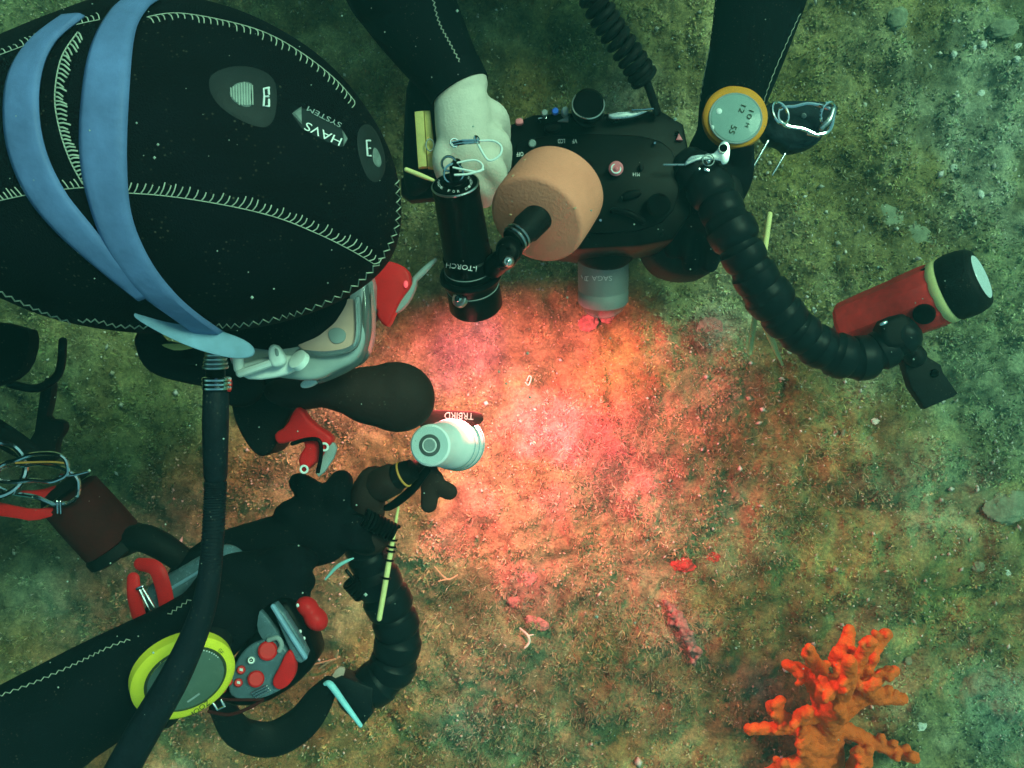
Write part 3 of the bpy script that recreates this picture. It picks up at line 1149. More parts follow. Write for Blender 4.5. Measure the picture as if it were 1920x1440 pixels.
# ------------------------------------------------------------------ diving mask worn by the left diver
def build_mask():
    r = thing('diving_mask', 'diving mask with blue split strap and clear skirt on the black hood', 'mask', P(560, 640, .55))
    s = ribbon(hood, [(262, 2), (218, 20), (176, 95), (158, 200), (157, 300), (176, 390), (210, 470), (262, 540), (330, 592), (400, 640)],
               [(300, 2), (275, 22), (252, 70), (242, 180), (238, 300), (246, 400), (278, 480), (322, 540), (372, 586), (440, 632)], .0024, 54, 8).build('strap', M['strap'], r)
    so = s.modifiers.new('thick', 'SOLIDIFY')
    so.thickness = .002
    s2 = ribbon(hood, [(118, 40), (60, 84), (24, 140), (14, 210), (24, 290), (60, 370), (118, 438), (190, 500), (260, 556)],
                [(160, 36), (110, 78), (84, 130), (76, 200), (88, 280), (122, 355), (172, 420), (220, 478), (290, 545)], .0022, 48, 7).build('strap', M['strap'], r)
    so = s2.modifiers.new('thick', 'SOLIDIFY')
    so.thickness = .002
    # loose tail of the strap
    t = MB().prism([P(a, b, .705 - (a - 248) * .0002) for a, b in chaikin([(246, 590), (262, 580), (320, 588), (390, 612), (470, 640), (480, 668), (440, 674), (380, 660), (320, 636), (262, 604)], 2)], (0, 0, -.003), .001).build('strap_tail', M['straplite'], r)
    # skirt shell: side wall of the mask
    k = MB()
    k.slab([(430, 640), (500, 612), (600, 560), (690, 480), (686, 600), (684, 640), (668, 676), (630, 694), (588, 716), (520, 708), (455, 700), (425, 680)], .575, .055, .016, 2, 4)
    k.build('skirt', M['silicone'], r)
    f = MB().slab([(545, 600), (640, 560), (672, 560), (668, 640), (655, 655), (600, 662), (556, 655)], .5782, .003, .001, 2).build('side_window', M['face'], r)
    MB().slab([(612, 620), (632, 612), (650, 622), (646, 642), (622, 646)], .5795, .0015, .0005, 2).build('eye_shadow_pane', M['greyplast'], f)
    fr = MB()
    fr.tube([P(680, 530, .57), P(685, 600, .57), P(682, 640, .565), P(666, 674, .56), P(628, 698, .555), P(600, 712, .55)], [.004, .005, .005, .005, .0045, .003], n=10)
    fr.tube([P(672, 560, .582), P(672, 630, .582), P(656, 655, .582), P(610, 664, .58), P(560, 660, .578)], .0022, n=8)
    fr.build('frame', M['glass'], r)
    MB().tube([P(688, 540, .56), P(691, 610, .56), P(686, 648, .555)], .0025, n=8).build('lens_rim', M['black'], r)
    # buckle: base plate, lever, roller pin, button
    b = MB().slab([(440, 684), (470, 676), (520, 664), (556, 668), (560, 690), (530, 706), (470, 714), (446, 702)], .592, .010, .003, 1, 3).build('buckle', M['whiteplast'], r)
    MB().slab([(500, 655), (508, 644), (520, 648), (534, 672), (530, 684), (512, 690), (503, 680)], .606, .012, .003, 1, 3).build('buckle_lever', M['whiteplast'], b)
    MB().slab([(514, 652), (521, 655), (523, 668), (516, 668)], .6065, .002, .0005, 1).build('lever_slot', M['greyplast'], b)
    MB().lathe(P(556, 672, .60), P(566, 680, .596), [(0, .006), (.1, .0075), (.9, .0075), (1, .006)]).build('buckle_button', M['whiteplast'], b)
    MB().tube([P(446, 668, .598), P(448, 690, .598)], .004, n=10).build('roller_pin', M['whiteplast'], b)
    MB().tube([P(450, 700, .60), P(480, 690, .602), P(520, 676, .602)], .003, n=8).build('buckle_edge', M['whiteplast'], b)


build_mask()


# regulator second stage in front of the face
r = thing('regulator', 'dark rubber regulator second stage below and in front of the mask', 'regulator', P(690, 745, .46))
mb = MB()
for a_, b_, z_, x_, y_, h_ in ((742, 744, .445, .036, .032, .026), (772, 752, .443, .021, .024, .022), (700, 742, .447, .036, .027, .026), (655, 734, .45, .036, .020, .024), (604, 732, .455, .034, .014, .022), (556, 738, .455, .03, .014, .02)):
    mb.ball(P(a_, b_, z_), x_, y_, h_, 28, 16, -.12)
me = bpy.data.meshes.new('tmp')
me.from_pydata(mb.v, [], mb.f)
fused(me, .0028, 14, 'cover', M['reg'], r, disp=.002, dscale=.05)
MB().slab([(560, 718), (592, 700), (606, 702), (590, 722), (566, 730)], .515, .01, .003, 2, 3).build('mouthpiece_tab', M['whiteplast'], r)
MB().slab([(430, 690), (520, 700), (590, 722), (560, 752), (530, 800), (510, 850), (480, 860), (446, 810), (430, 760)], .46, .06, .02, 2, 4).build('exhaust_cover', M['blackmatte'], r)

# inflator hose: fitting and long hose
r = thing('hose', 'long black hose with metal fitting running down from the mask to the bottom edge', 'hose', P(405, 800, .6))
hz_ = .62
MB().tube([P(405, 735, hz_), P(404, 800, hz_), P(404, 890, hz_ - .01)], [.0088, .0090, .0082], n=20).build('hose_sleeve', M['hose'], r)
mb = MB()
hp = [(404, 890), (402, 960), (396, 1050), (384, 1130), (360, 1200), (322, 1280), (275, 1360), (225, 1450), (190, 1520)]
mb.tube([P(a, b, hz_ - .012) for a, b in hp], [.0072, .0074, .0078, .0086, .0096, .0110, .0118, .0120, .012], n=20, sub=8)
mb.build('hose_line', M['hose'], r)
mb = MB()
c = cr([(404, 905), (402, 960), (396, 1050), (390, 1100)], 14)
for i in range(0, len(c), 1):
    a = P(c[i][0], c[i][1], hz_ - .012)
    mb.ring(a, (0, 1, 0), .0072, .0009, 18, 5)
tag(mb.build('hose_ribs', M['hose'], r), kind='stuff')
for i, y in enumerate((664, 672, 680, 688)):
    MB().ring(P(404, y, hz_ + .004), (0, 1, .1), .0058 + i * .0005, .0016, 24, 8).build('fitting_ring', M['steel'], r)
MB().tube([P(404, 660, hz_), P(404, 738, hz_)], .0066, n=18).build('fitting_barrel', M['black'], r)
for y in (711, 719, 727):
    MB().ring(P(406, y, hz_ + .003), (0, 1, .05), .0085, .0017, 24, 8).build('fitting_collar', M['chrome'], r)
MB().slab([(424, 708), (432, 710), (430, 735), (423, 733)], hz_ + .004, .006, .001, 1).build('fitting_clip', M['red'], r)


# ================================================================== DIVER AT THE TOP
def build_diver_top():
    root = thing('person', 'diver reaching in from the top edge, one bare pale hand gripping the camera', 'person', (.05, .75, .3))
    mb = MB()
    mb.tube([(.05, .62, .46), (.05, .82, .46), (.04, 1.05, .45), (.03, 1.35, .44)], [.10, .19, .18, .15], n=28, flat=.7)      # torso
    mb.ball((.05, .56, .56), .095, .115, .11)                                                                                # head
    mb.tube([(.05, .56, .55), (.05, .72, .48)], [.07, .08], n=18)
    for s_ in (-1, 1):
        mb.tube([(.03 + s_ * .08, 1.35, .44), (.03 + s_ * .13, 1.8, .42), (.03 + s_ * .14, 2.2, .40), (.03 + s_ * .14, 2.4, .36)], [.09, .065, .045, .03], n=16)
    # arm on the left of the picture
    mb.tube([(-.12, .70, .46), (-.20, .62, .42), P(720, -90, .36), P(760, 0, .34), P(812, 90, .335), P(858, 158, .33)], [.085, .07, .055, .050, .040, .031], n=22)
    # its bare hand: back of hand and five fingers round the grip
    mb.tube([P(862, 165, .332), P(868, 215, .335), P(872, 270, .332), P(880, 312, .322)], [.026, .029, .028, .024], n=20, flat=.85)
    for q, r_ in (([(892, 200, .328), (930, 218, .320), (940, 258, .292)], .0125), ([(892, 246, .332), (934, 268, .324), (940, 310, .296)], .0130),
                  ([(888, 286, .334), (926, 318, .328), (928, 356, .306)], .0132), ([(878, 305, .325), (905, 345, .318), (908, 372, .300)], .0125),
                  ([(850, 255, .335), (834, 300, .336), (842, 340, .322)], .0130)):
        mb.tube([P(*k) for k in q], [r_ * 1.1, r_ * 1.02, r_ * .85], n=14)
    # arm on the right
    mb.tube([(.20, .70, .44), (.30, .60, .38), P(1440, -80, .29), P(1425, 0, .28), P(1400, 100, .27), P(1375, 185, .26), P(1362, 245, .255)], [.085, .07, .054, .048, .041, .036, .032], n=22)
    # its gloved hand
    mb.tube([P(1360, 250, .25), P(1345, 320, .255), P(1325, 380, .25)], [.031, .040, .034], n=18, flat=.8)
    for q, r_ in (([(1380, 310, .268), (1385, 280, .285), (1383, 266, .290)], .0145), ([(1350, 370, .25), (1372, 420, .245), (1370, 470, .23)], .0125),
                  ([(1325, 385, .245), (1335, 440, .24), (1330, 495, .22)], .0125), ([(1305, 385, .24), (1300, 440, .235), (1295, 495, .215)], .0122), ([(1290, 370, .24), (1268, 420, .23), (1262, 470, .215)], .0115)):
        mb.tube([P(*k) for k in q], [r_ * 1.1, r_ * 1.02, r_ * .85], n=14)
    me = bpy.data.meshes.new('tmp')
    me.from_pydata(mb.v, [], mb.f)
    me = fused(me, .0029, 2, '', None, None, raw=True)
    bv = mesh_bvh(me)
    body = finish('body', me, (0, 0, 0), M['neo2'], root, 180)
    me.materials.append(M['skin'])
    cut = P(862, 162, .33)
    for p in me.polygons:
        q = p.center
        if (q.x - cut.x) * .56 - (q.y - cut.y) * .83 > 0 and q.y < cut.y + .03 and q.x < P(975, 0, .33).x and q.y < .5:
            p.material_index = 1
    # cuff of the sleeve over the wrist
    MB().tube([P(845, 138, .332), P(862, 170, .332)], [.0335, .0325], n=26, cap=False).build('cuff', M['neo2'], body)
    ss = MB()
    zigzag(bv, [(810, -10), (822, 40), (845, 85), (868, 128)], ss, 4, 1.8, .0007)
    zigzag(bv, [(1345, -20), (1334, 60), (1320, 140), (1312, 195)], ss, 6, 2, .0005)
    zigzag(bv, [(1502, 20), (1470, 90), (1445, 150), (1430, 195)], ss, 6, .8, .0004)
    tag(ss.build('sleeve_stitching', M['thread'], body), kind='stuff')


build_diver_top()


# ------------------------------------------------------------------ the big black camera housing
def build_housing():
    z = .29
    r = thing('camera_housing', 'black underwater camera housing with white upside-down markings', 'camera', P(1120, 330, .2))
    b = MB()
    b.slab([(946, 262), (958, 232), (1000, 214), (1066, 210), (1150, 212), (1240, 206), (1282, 232), (1296, 300), (1296, 400), (1262, 450), (1200, 462), (1090, 468), (990, 455), (950, 420), (938, 340)], z, .11, .004, 0, 2)
    bv = b.bvh()
    b.build('body', M['black'], r)
    MB().slab([(960, 275), (1000, 255), (1120, 250), (1230, 256), (1270, 290), (1275, 380), (1230, 430), (1100, 440), (990, 430), (962, 380)], z + .004, .006, .0015, 1).build('top_plate', M['black'], r)
    bt = MB().slab([(960, 275), (1000, 255), (1120, 250), (1230, 256), (1270, 290), (1275, 380), (1230, 430), (1100, 440), (990, 430), (962, 380)], z + .004, .006, .0015, 1).bvh()
    lettering(bt, 'LCD', (1059, 261), (1046, 261), 8, M['print'], r)
    lettering(bt, 'VF', (1082, 261), (1073, 261), 8, M['print'], r)
    lettering(bt, 'OFF', (981, 285), (968, 286), 8, M['print'], r)
    lettering(bt, 'M14', (1199, 324), (1186, 324), 7, M['print'], r)
    # eyepiece, latch bar, levers and buttons
    e = MB().lathe(P(1103, 196, .335), P(1103, 214, .27), [(0, .014), (.05, .0165), (.3, .0175), (.55, .0175), (.6, .0165), (1, .0165)]).build('eyepiece', M['black'], r)
    MB().ring(P(1103, 196, .335), (0, .27, .96), .0162, .0008, 32, 6).build('eyepiece_rim', M['steel'], e)
    MB().slab([(1138, 208), (1224, 205), (1200, 216), (1180, 222), (1140, 224)], .305, .01, .003, 1, 3).build('latch_bar', M['steel'], r)
    MB().tube([P(1185, 206, .309), P(1224, 204, .309)], .0011, n=8).build('latch_pin', M['chrome'], r)
    MB().slab([(1053, 200), (1066, 198), (1066, 216), (1054, 215)], .31, .012, .002, 1).build('lever', M['greyplast'], r)
    MB().slab([(1046, 226), (1066, 217), (1066, 227)], .305, .006, .001, 0).build('lever', M['greyplast'], r)
    MB().lathe(P(1041, 208, .318), P(1041, 210, .29), [(0, .0025), (.1, .0036), (1, .0036)], 20).build('blue_button', M['blue'], r)
    MB().lathe(P(1021, 211, .312), P(1021, 213, .29), [(0, .0025), (.1, .0034), (1, .0034)], 20).build('grey_button', M['greyplast'], r)
    MB().tube([P(1010, 222, .302), P(1024, 221, .302)], .0009, n=6).build('lever_pin', M['chrome'], r)
    MB().slab([(966, 222), (980, 220), (982, 232), (967, 233)], .30, .008, .0015, 1).build('red_tab', M['pinkred'], r)
    MB().slab([(948, 236), (959, 231), (956, 247), (949, 248)], .295, .008, .0015, 1).build('red_tab', M['pinkred'], r)
    MB().slab([(1268, 262), (1273, 249), (1281, 263)], .295, .008, .001, 0).build('red_tab', M['pinkred'], r)
    MB().lathe(P(998, 269, z + .012), P(998, 269, z), [(0, .003), (.2, .0042), (1, .0042)], 24).build('round_button', M['greyplast'], r)
    MB().lathe(P(1228, 268, z + .010), P(1228, 268, z), [(0, .0012), (.2, .0018), (1, .0018)], 16).build('small_screw', M['chrome'], r)
    pb = MB().lathe(P(1155, 316, z + .016), P(1155, 316, z), [(0, .0062), (.06, .0074), (.3, .0078), (1, .0078)], 32).build('push_button', M['pinkred'], r)
    MB().ring(P(1155, 316, z + .0162), (0, 0, 1), .0048, .0008, 28, 6).build('button_ring', M['whiteplast'], pb)
    MB().lathe(P(1155, 316, z + .0185), P(1155, 316, z + .015), [(0, .0012), (.3, .0018), (1, .0018)], 16).build('button_centre', M['pinkred'], pb)
    d = MB().lathe(P(1075, 322, z + .022), P(1075, 322, z), [(0, .012), (.05, .0138), (1, .0145)], 36).build('control_dial', M['black'], r)
    MB().ring(P(1075, 322, z + .022), (0, 0, 1), .0132, .0008, 36, 6).build('dial_rim', M['steel'], d)
    MB().slab([(1198, 308), (1206, 306), (1207, 318), (1200, 320)], z + .010, .008, .001, 1).build('small_lever', M['blackmatte'], r)
    MB().lathe(P(1126, 413, z + .006), P(1126, 413, z), [(0, .0014), (.3, .002), (1, .002)], 14).build('small_screw', M['chrome'], r)
    for a, c_ in ((965, 300), (985, 440), (1105, 445), (1240, 440), (1282, 320), (1270, 250), (1010, 228), (1150, 228), (965, 400)):
        k = MB().lathe(P(a, c_, z + .0035), P(a, c_, z - .002), [(0, .0016), (.2, .0022), (1, .0022)], 14).build('cap_screw', M['black'], r)
    kn = MB().lathe(P(1235, 385, z + .020), P(1235, 385, z), [(0, .010), (.1, .0125), (.8, .0125), (1, .011)], 14).build('control_knob', M['black'], r)
    MB().slab([(1165, 360), (1200, 352), (1206, 366), (1170, 376)], z + .014, .012, .003, 1).build('thumb_lever', M['black'], r)
    MB().tube([P(1150, 395, z + .010), P(1180, 400, z + .012), P(1205, 415, z + .008)], .0035, n=10).build('lever_arm', M['black'], r)
    MB().slab([(1020, 232), (1050, 228), (1052, 244), (1022, 248)], z + .010, .010, .002, 1).build('latch', M['black'], r)
    # port and front part
    MB().lathe(P(1136, 410, .215), P(1131, 484, .187), [(0, .042), (.35, .042), (.4, .036), (.9, .035), (1, .031)], 44).build('port', M['black'], r)
    # right handle and left handle
    MB().slab([(1238, 330), (1300, 320), (1360, 360), (1375, 450), (1345, 512), (1285, 520), (1230, 500), (1205, 440)], .20, .09, .02, 2, 3).build('handle', M['blackmatte'], r)
    MB().slab([(762, 130), (822, 120), (828, 250), (812, 350), (770, 372), (752, 340), (756, 220)], .27, .05, .015, 2, 3).build('handle', M['blackmatte'], r)
    MB().slab([(750, 320), (830, 318), (950, 330), (950, 366), (820, 372), (752, 378)], .262, .02, .004, 1, 2).build('tray', M['blackmatte'], r)


build_housing()

# macro lens in front of the port
r = thing('macro_lens', 'grey cylindrical macro lens with white upside-down lettering below the housing', 'lens', P(1131, 530, .1))
b = MB().lathe(P(1131, 482, .185), P(1131, 566, .160), [(0, .0285), (.04, .0298), (.1, .0300), (.66, .0300), (.68, .0294), (.71, .0294), (.73, .0301), (.97, .0301), (1, .029)], 56)
bv = b.bvh()
b.build('barrel', M['lens'], r)
MB().lathe(P(1131, 567, .1597), P(1131, 568, .159), [(0, .026), (1, .026)], 40).build('front_glass', M['glass'], r)
lettering(bv, 'SAGA', (1147, 517), (1110, 517), 9, M['print'], r)
mk = MB()
for q in ([(1104, 518), (1098, 518), (1097, 525), (1103, 526)], [(1101, 518), (1100, 526)], [(1091, 516), (1093, 521)]):
    mk.tube([cast(bv, a, c, .0008) for a, c in q], .0006, n=5, sub=1)
mk.build('lens_mark', M['print'], r)


def spot(name, loc, target, energy, col, size, blend, parent, rad=.012):
    l = bpy.data.lights.new(name, 'SPOT')
    l.energy = energy
    l.color = col
    l.spot_size = R(size)
    l.spot_blend = blend
    l.shadow_soft_size = rad
    o = bpy.data.objects.new(name, l)
    sc.collection.objects.link(o)
    o.parent = parent
    o.location = Vector(loc) - parent.location
    o.rotation_euler = (Vector(target) - Vector(loc)).to_track_quat('-Z', 'Y').to_euler()
    return o


TORCH_COL = (1.0, .155, .165)


# ------------------------------------------------------------------ black dive torch with ring tether
def build_black_torch():
    r = thing('dive_torch', 'black cylindrical dive torch with white lettering beside the orange float', 'torch', P(875, 470, .36))
    p0, p1 = P(853, 343, .455), P(893, 575, .365)
    L = (p1 - p0).length
    b = MB().lathe(p0, p1, [(0, .0195), (.01, .0208), (.06, .0212), (.07, .0205), (.55, .0222), (.56, .0235), (.64, .0240), (.65, .0232), (.66, .0245), (.80, .0250), (.81, .0242), (.82, .0256), (.98, .0262), (1.0, .0245)], 56)
    bv = b.bvh()
    b.build('barrel', M['black'], r)
    ax = (p1 - p0).normalized()
    MB().ring(p0 + ax * .0015, ax, .0203, .0011, 48, 6).build('cap_rim', M['steel'], r)
    cap = MB().lathe(p0 - ax * .003, p0, [(0, .010), (.3, .0108), (1, .0108)], 36).build('cap_boss', M['black'], r)
    for f_, rr in ((.655, .0242), (.812, .0253)):
        MB().ring(p0 + ax * L * f_, ax, rr - .0004, .0005, 56, 5).build('groove_line', M['greyplast'], r)
    lettering(bv, 'i-TORCH', (894, 499), (838, 492), 10, M['print'], r, .0006)
    # ring of small letters on the cap
    _, u, w_ = frame(ax)
    capv = MB().lathe(p0, p0 + ax * .004, [(0, .02), (1, .02)], 40).bvh()
    cx, cy = 853, 343
    for i, ch in enumerate('MADE FOR DIVERS'):
        if ch == ' ':
            continue
        a = R(150 - i * 16 + 40)
        q = np.array((cx + 33 * math.cos(a), cy + 19 * math.sin(a)))
        t = np.array((33 * math.sin(a), -19 * math.cos(a)))
        t = t / np.linalg.norm(t) * 4.5
        lettering(capv, ch, tuple(q - t / 2), tuple(q + t / 2), 4.5, M['print'], r, .0005)
    # side button
    nb = bv.ray_cast(cam.location, (P(863, 562, 0) - cam.location).normalized())
    bt = MB().lathe(nb[0] + nb[1] * .004, nb[0] - nb[1] * .001, [(0, .0055), (.2, .0072), (1, .0078)], 28).build('push_button', M['steel'], r)
    MB().lathe(nb[0] + nb[1] * .0065, nb[0] + nb[1] * .003, [(0, .0028), (.3, .0034), (1, .0034)], 20).build('button_cap', M['chrome'], bt)
    # clamp ring carrying the ball arm
    c0 = p0 + ax * L * .72
    MB().ring(c0, ax, .0262, .0040, 48, 8).build('clamp_ring', M['black'], r)
    MB().lathe(p1 - ax * .002, p1 - ax * .0015, [(0, .021), (1, .021)], 36).build('lens', M['lamp'], r)
    spot('torch_beam', p1 + ax * .002, p1 + ax, 12, TORCH_COL, 120, .35, r, .012)
    # tether loops on the cap
    t = MB()
    q = p0 - ax * .006
    t.ring(q + Vector((0, .002, .004)), (.2, -.5, .8), .0085, .0011, 28, 6)
    t.ring(q + Vector((-.004, .010, .006)), (0, -.3, .9), .0062, .0011, 28, 6)
    t.build('split_ring', M['chrome'], r)
    MB().tube([p0 + Vector((0, .003, .004)), p0 + Vector((0, .011, .010)), p0 + Vector((.002, .016, .006))], .0042, n=10).build('cap_lug', M['black'], r)
    t = MB()
    z = .475
    t.tube([P(a, b_, z) for a, b_ in ((858, 305), (890, 300), (905, 310), (898, 322), (870, 318), (850, 314))], .0009, n=6)
    t.tube([P(a, b_, z) for a, b_ in ((853, 328), (880, 326), (906, 318))], .0010, n=6)
    t.tube([P(a, b_, z + .004) for a, b_ in ((895, 268), (915, 300), (936, 292), (940, 275), (925, 264), (900, 264))], .0010, n=6)
    t.build('tether_cord', M['whiteplast'], r)
    t = MB()
    t.tube([P(848, 268, .478), P(868, 264, .480), P(896, 263, .480)], .0013, n=8)
    t.tube([P(850, 272, .478), P(870, 269, .480), P(894, 267, .480)], .0011, n=8)
    t.ring(P(852, 268, .478), (.3, .2, 1), .0036, .0009, 20, 6)
    t.ring(P(894, 262, .480), (.8, .2, .5), .0030, .0011, 20, 6)
    t.build('swivel', M['chrome'], r)
    return p0, p1, ax, c0


TA0, TA1, TAX, TAC = build_black_torch()

# ------------------------------------------------------------------ orange foam float
r = thing('foam_float', 'orange foam cylinder float beside the black torch', 'float', P(1020, 380, .36))
fa, fb = P(1049, 352, .375), P(1004, 415, .415)
mb = MB()
pr = [(0, .040), (.02, .044), (.06, .0458), (.12, .0463), (.5, .0467), (.88, .0463), (.95, .0455), (.985, .0440), (1, .0415)]
mb.lathe(fa, fb, pr, 64)
o = mb.build('foam_body', M['foam'], r, 60)
fax = (fb - fa).normalized()
for q in ((962, 330), (958, 402), (984, 300), (1078, 390), (1001, 428)):
    h = mb.bvh().ray_cast(cam.location, (P(*q, 0) - cam.location).normalized())
    if h[0] is not None:
        MB().ball(h[0], .0016, .0011, .0006, 10, 6, random.random()).build('foam_nick', mat('foam_scar', (.62, .36, .22), .9), r)

# float arm joining float and torch
r = thing('float_arm', 'short black ball-joint arm between the orange float and the torch', 'arm', P(965, 450, .4))
MB().lathe(P(1015, 402, .415), P(962, 452, .43), [(0, .0125), (.04, .0140), (.55, .0140), (.62, .0125), (.85, .0118), (1, .0118)], 36).build('arm_tube', M['blackmatte'], r)
for f_ in (.80, .92):
    q = P(1015, 402, .415).lerp(P(962, 452, .43), f_)
    MB().ring(q, P(962, 452, .43) - P(1015, 402, .415), .0122, .0012, 32, 6).build('arm_band', M['steel'], r)
MB().ball(P(955, 468, .43), .0125).build('ball_joint', M['black'], r)
MB().slab([(930, 462), (955, 448), (976, 465), (970, 490), (950, 505), (932, 498)], .442, .020, .004, 2, 3).build('clamp', M['black'], r)
k = MB().lathe(P(953, 490, .450), P(953, 490, .436), [(0, .0035), (.2, .0052), (1, .0056)], 24).build('clamp_bolt', M['steel'], r)
MB().ball(P(953, 490, .450), .0022).build('bolt_tip', M['chrome'], k)
MB().tube([P(940, 488, .43), P(925, 500, .41)], [.010, .011], n=14).build('clamp_foot', M['black'], r)

# ------------------------------------------------------------------ silver bracket on the right end of the housing
r = thing('silver_bracket', 'flat silver bracket with a hole above the black flexible arm', 'bracket', P(1320, 295, .3))
bk = MB()
bk.slab([(1282, 312), (1288, 298), (1300, 290), (1335, 289), (1346, 280), (1350, 268), (1358, 263), (1368, 268), (1370, 285), (1366, 306), (1354, 310), (1350, 300), (1310, 300), (1296, 306)], .315, .004, .001, 1)
bk.tube([P(1245, 309, .312), P(1285, 309, .312)], .0011, n=8)
bk.build('plate', M['steel'], r)
MB().lathe(P(1356, 278, .3165), P(1356, 278, .312), [(0, .0042), (1, .0042)], 28).build('plate_hole', M['black'], r)
MB().ring(P(1356, 278, .317), (0, 0, 1), .0044, .0006, 28, 6).build('hole_rim', M['chrome'], r)
MB().ring(P(1328, 300, .318), (0, 0, 1), .0060, .0007, 24, 6).build('washer', M['greyplast'], r)
MB().ball(P(1328, 303, .322), .0026).build('bolt_head', M['chrome'], r)
MB().slab([(1309, 315), (1313, 313), (1313, 319), (1310, 320)], .322, .003, .0005, 0).build('bolt_flat', M['chrome'], r)
MB().slab([(1320, 314), (1331, 317), (1330, 323), (1320, 320)], .322, .003, .0005, 0).build('bolt_flat', M['chrome'], r)


# ------------------------------------------------------------------ segmented flexible arms
def flex_arm(root, path, rad, m, step):
    c = cr(path, 40)
    pts = [P(q[0], q[1], q[2]) for q in c]
    rr = np.interp(np.linspace(0, 1, len(pts)), np.linspace(0, 1, len(rad)), rad)
    proto = None
    acc, last = 1e9, pts[0]
    for i in range(1, len(pts)):
        acc += (pts[i] - pts[i - 1]).length
        if acc >= step * rr[i]:
            acc = 0
            if proto is None:
                mb = MB()
                mb.lathe((0, 0, -.9), (0, 0, .9), [(0, .52), (.03, .66), (.12, .80), (.24, .86), (.34, .90), (.40, .99), (.56, 1.0), (.74, .97), (.84, .86), (.90, .76), (.95, .62), (1, .48)], 30)
                me = bpy.data.meshes.new('segment')
                me.from_pydata(mb.v, [], mb.f)
                me.polygons.foreach_set('use_smooth', [True] * len(me.polygons))
                me.set_sharp_from_angle(angle=R(28))
                me.materials.append(m)
                proto = me
            o = bpy.data.objects.new('segment', proto)
            sc.collection.objects.link(o)
            o.parent = root
            t = (pts[min(i + 1, len(pts) - 1)] - pts[i - 1]).normalized()
            o.location = pts[i] - root.location
            o.rotation_euler = (t.to_track_quat('Z', 'Y') @ Matrix.Rotation(random.uniform(0, 6), 3, 'Z').to_quaternion()).to_euler()
            o.rotation_euler.x += random.uniform(-.13, .13)
            o.rotation_euler.y += random.uniform(-.13, .13)
            s = rr[i] * random.uniform(.93, 1.05)
            o.scale = (s, s, s)


r = thing('flexible_arm', 'thick black segmented arm curving from the housing to the red lamp', 'arm', P(1450, 560, .25))
flex_arm(r, [(1300, 318, .29), (1335, 360, .30), (1368, 425, .31), (1400, 490, .31), (1440, 555, .30), (1490, 615, .29), (1545, 655, .28), (1605, 672, .275), (1655, 655, .275), (1690, 628, .28)], [.022, .0245, .025, .0248, .025, .0244, .0246, .024, .0232, .0215], M['flex'], 1.05)
MB().slab([(1300, 300), (1345, 292), (1395, 330), (1400, 400), (1372, 440), (1310, 380)], .285, .03, .008, 2, 3).build('arm_base', M['blackmatte'], r)

# ------------------------------------------------------------------ red lamp on the flexible arm
r = thing('red_torch', 'red bodied dive lamp with black head at the end of the flexible arm', 'torch', P(1690, 575, .2))
q0, q1 = P(1584, 620, .205), P(1766, 548, .275)
b = MB().lathe(q0, q1, [(0, .026), (.01, .030), (.05, .0325), (.3, .0335), (.62, .0338), (.64, .0345), (.9, .0352), (.97, .0345), (1, .033)], 12)
bv = b.bvh()
b.build('shell', M['redbody'], r, 25)
dx = (q1 - q0).normalized()
MB().lathe(q0 - dx * .010, q0 + dx * .002, [(0, .010), (.2, .012), (1, .012)], 24).build('tail_nub', M['greyplast'], r)
MB().lathe(q1 - dx * .004, q1 + dx * .008, [(0, .033), (.3, .0352), (.8, .0352), (1, .034)], 48).build('yellow_seal', M['bamboo'], r)
h = MB().lathe(q1 + dx * .006, q1 + dx * .042, [(0, .0335), (.08, .0352), (.3, .0362), (.62, .0356), (.85, .033), (.95, .0305), (1, .0250), (.965, .0235)], 56).build('lamp_head', M['blackmatte'], r)
MB().lathe(q1 + dx * .0405, q1 + dx * .0420, [(0, .0246), (.6, .0242), (1, .0236)], 48).build('lamp_glass', M['waterglint'], h)
hb = bv.ray_cast(cam.location, (P(1733, 588, 0) - cam.location).normalized())
MB().lathe(hb[0] + hb[1] * .005, hb[0] - hb[1] * .004, [(0, .0085), (.2, .0112), (1, .0118)], 32).build('switch', M['black'], r)
MB().slab([(1727, 506), (1738, 500), (1746, 512), (1738, 520)], .285, .012, .002, 1).build('head_latch', M['black'], r)
MB().slab([(1652, 604), (1694, 586), (1704, 592), (1722, 622), (1720, 640), (1690, 654), (1660, 650)], .300, .03, .006, 1, 3).build('clamp', M['blackmatte'], r)
MB().ball(P(1657, 606, .302), .005, .0022, .0022, rot=.4).build('clamp_pin', M['chrome'], r)

r = thing('light_shade', 'flat black rubber shade hanging below the red lamp', 'shade', P(1740, 710, .22))
MB().slab([(1690, 665), (1700, 652), (1716, 650), (1746, 672), (1766, 684), (1770, 698), (1798, 738), (1790, 744), (1736, 767), (1708, 726)], .268, .016, .003, 0, 2).build('shade_blade', M['blackmatte'], r)
MB().tube([P(1705, 650, .272), P(1716, 668, .272)], [.010, .012], n=14).build('shade_neck', M['blackmatte'], r)
MB().lathe(P(1752, 700, .272), P(1752, 700, .266), [(0, .003), (.3, .0045), (1, .005)], 20).build('rivet', M['black'], r)


# ------------------------------------------------------------------ dive computers
def disc(name, c, nrm, rad, th, m, parent, edge=.15, n=56, sy=1.0, sdir=None):
    c, nrm = Vector(c), Vector(nrm).normalized()
    mb = MB().lathe(c + nrm * th, c, [(0, rad * (1 - edge)), (.12, rad * (1 - edge * .35)), (.3, rad), (1, rad)], n)
    if sdir is not None:
        d = Vector(sdir).normalized()
        mb.v = [tuple(Vector(p) + d * (Vector(p) - c).dot(d) * (sy - 1)) for p in mb.v]
    return mb, mb.build(name, m, parent)


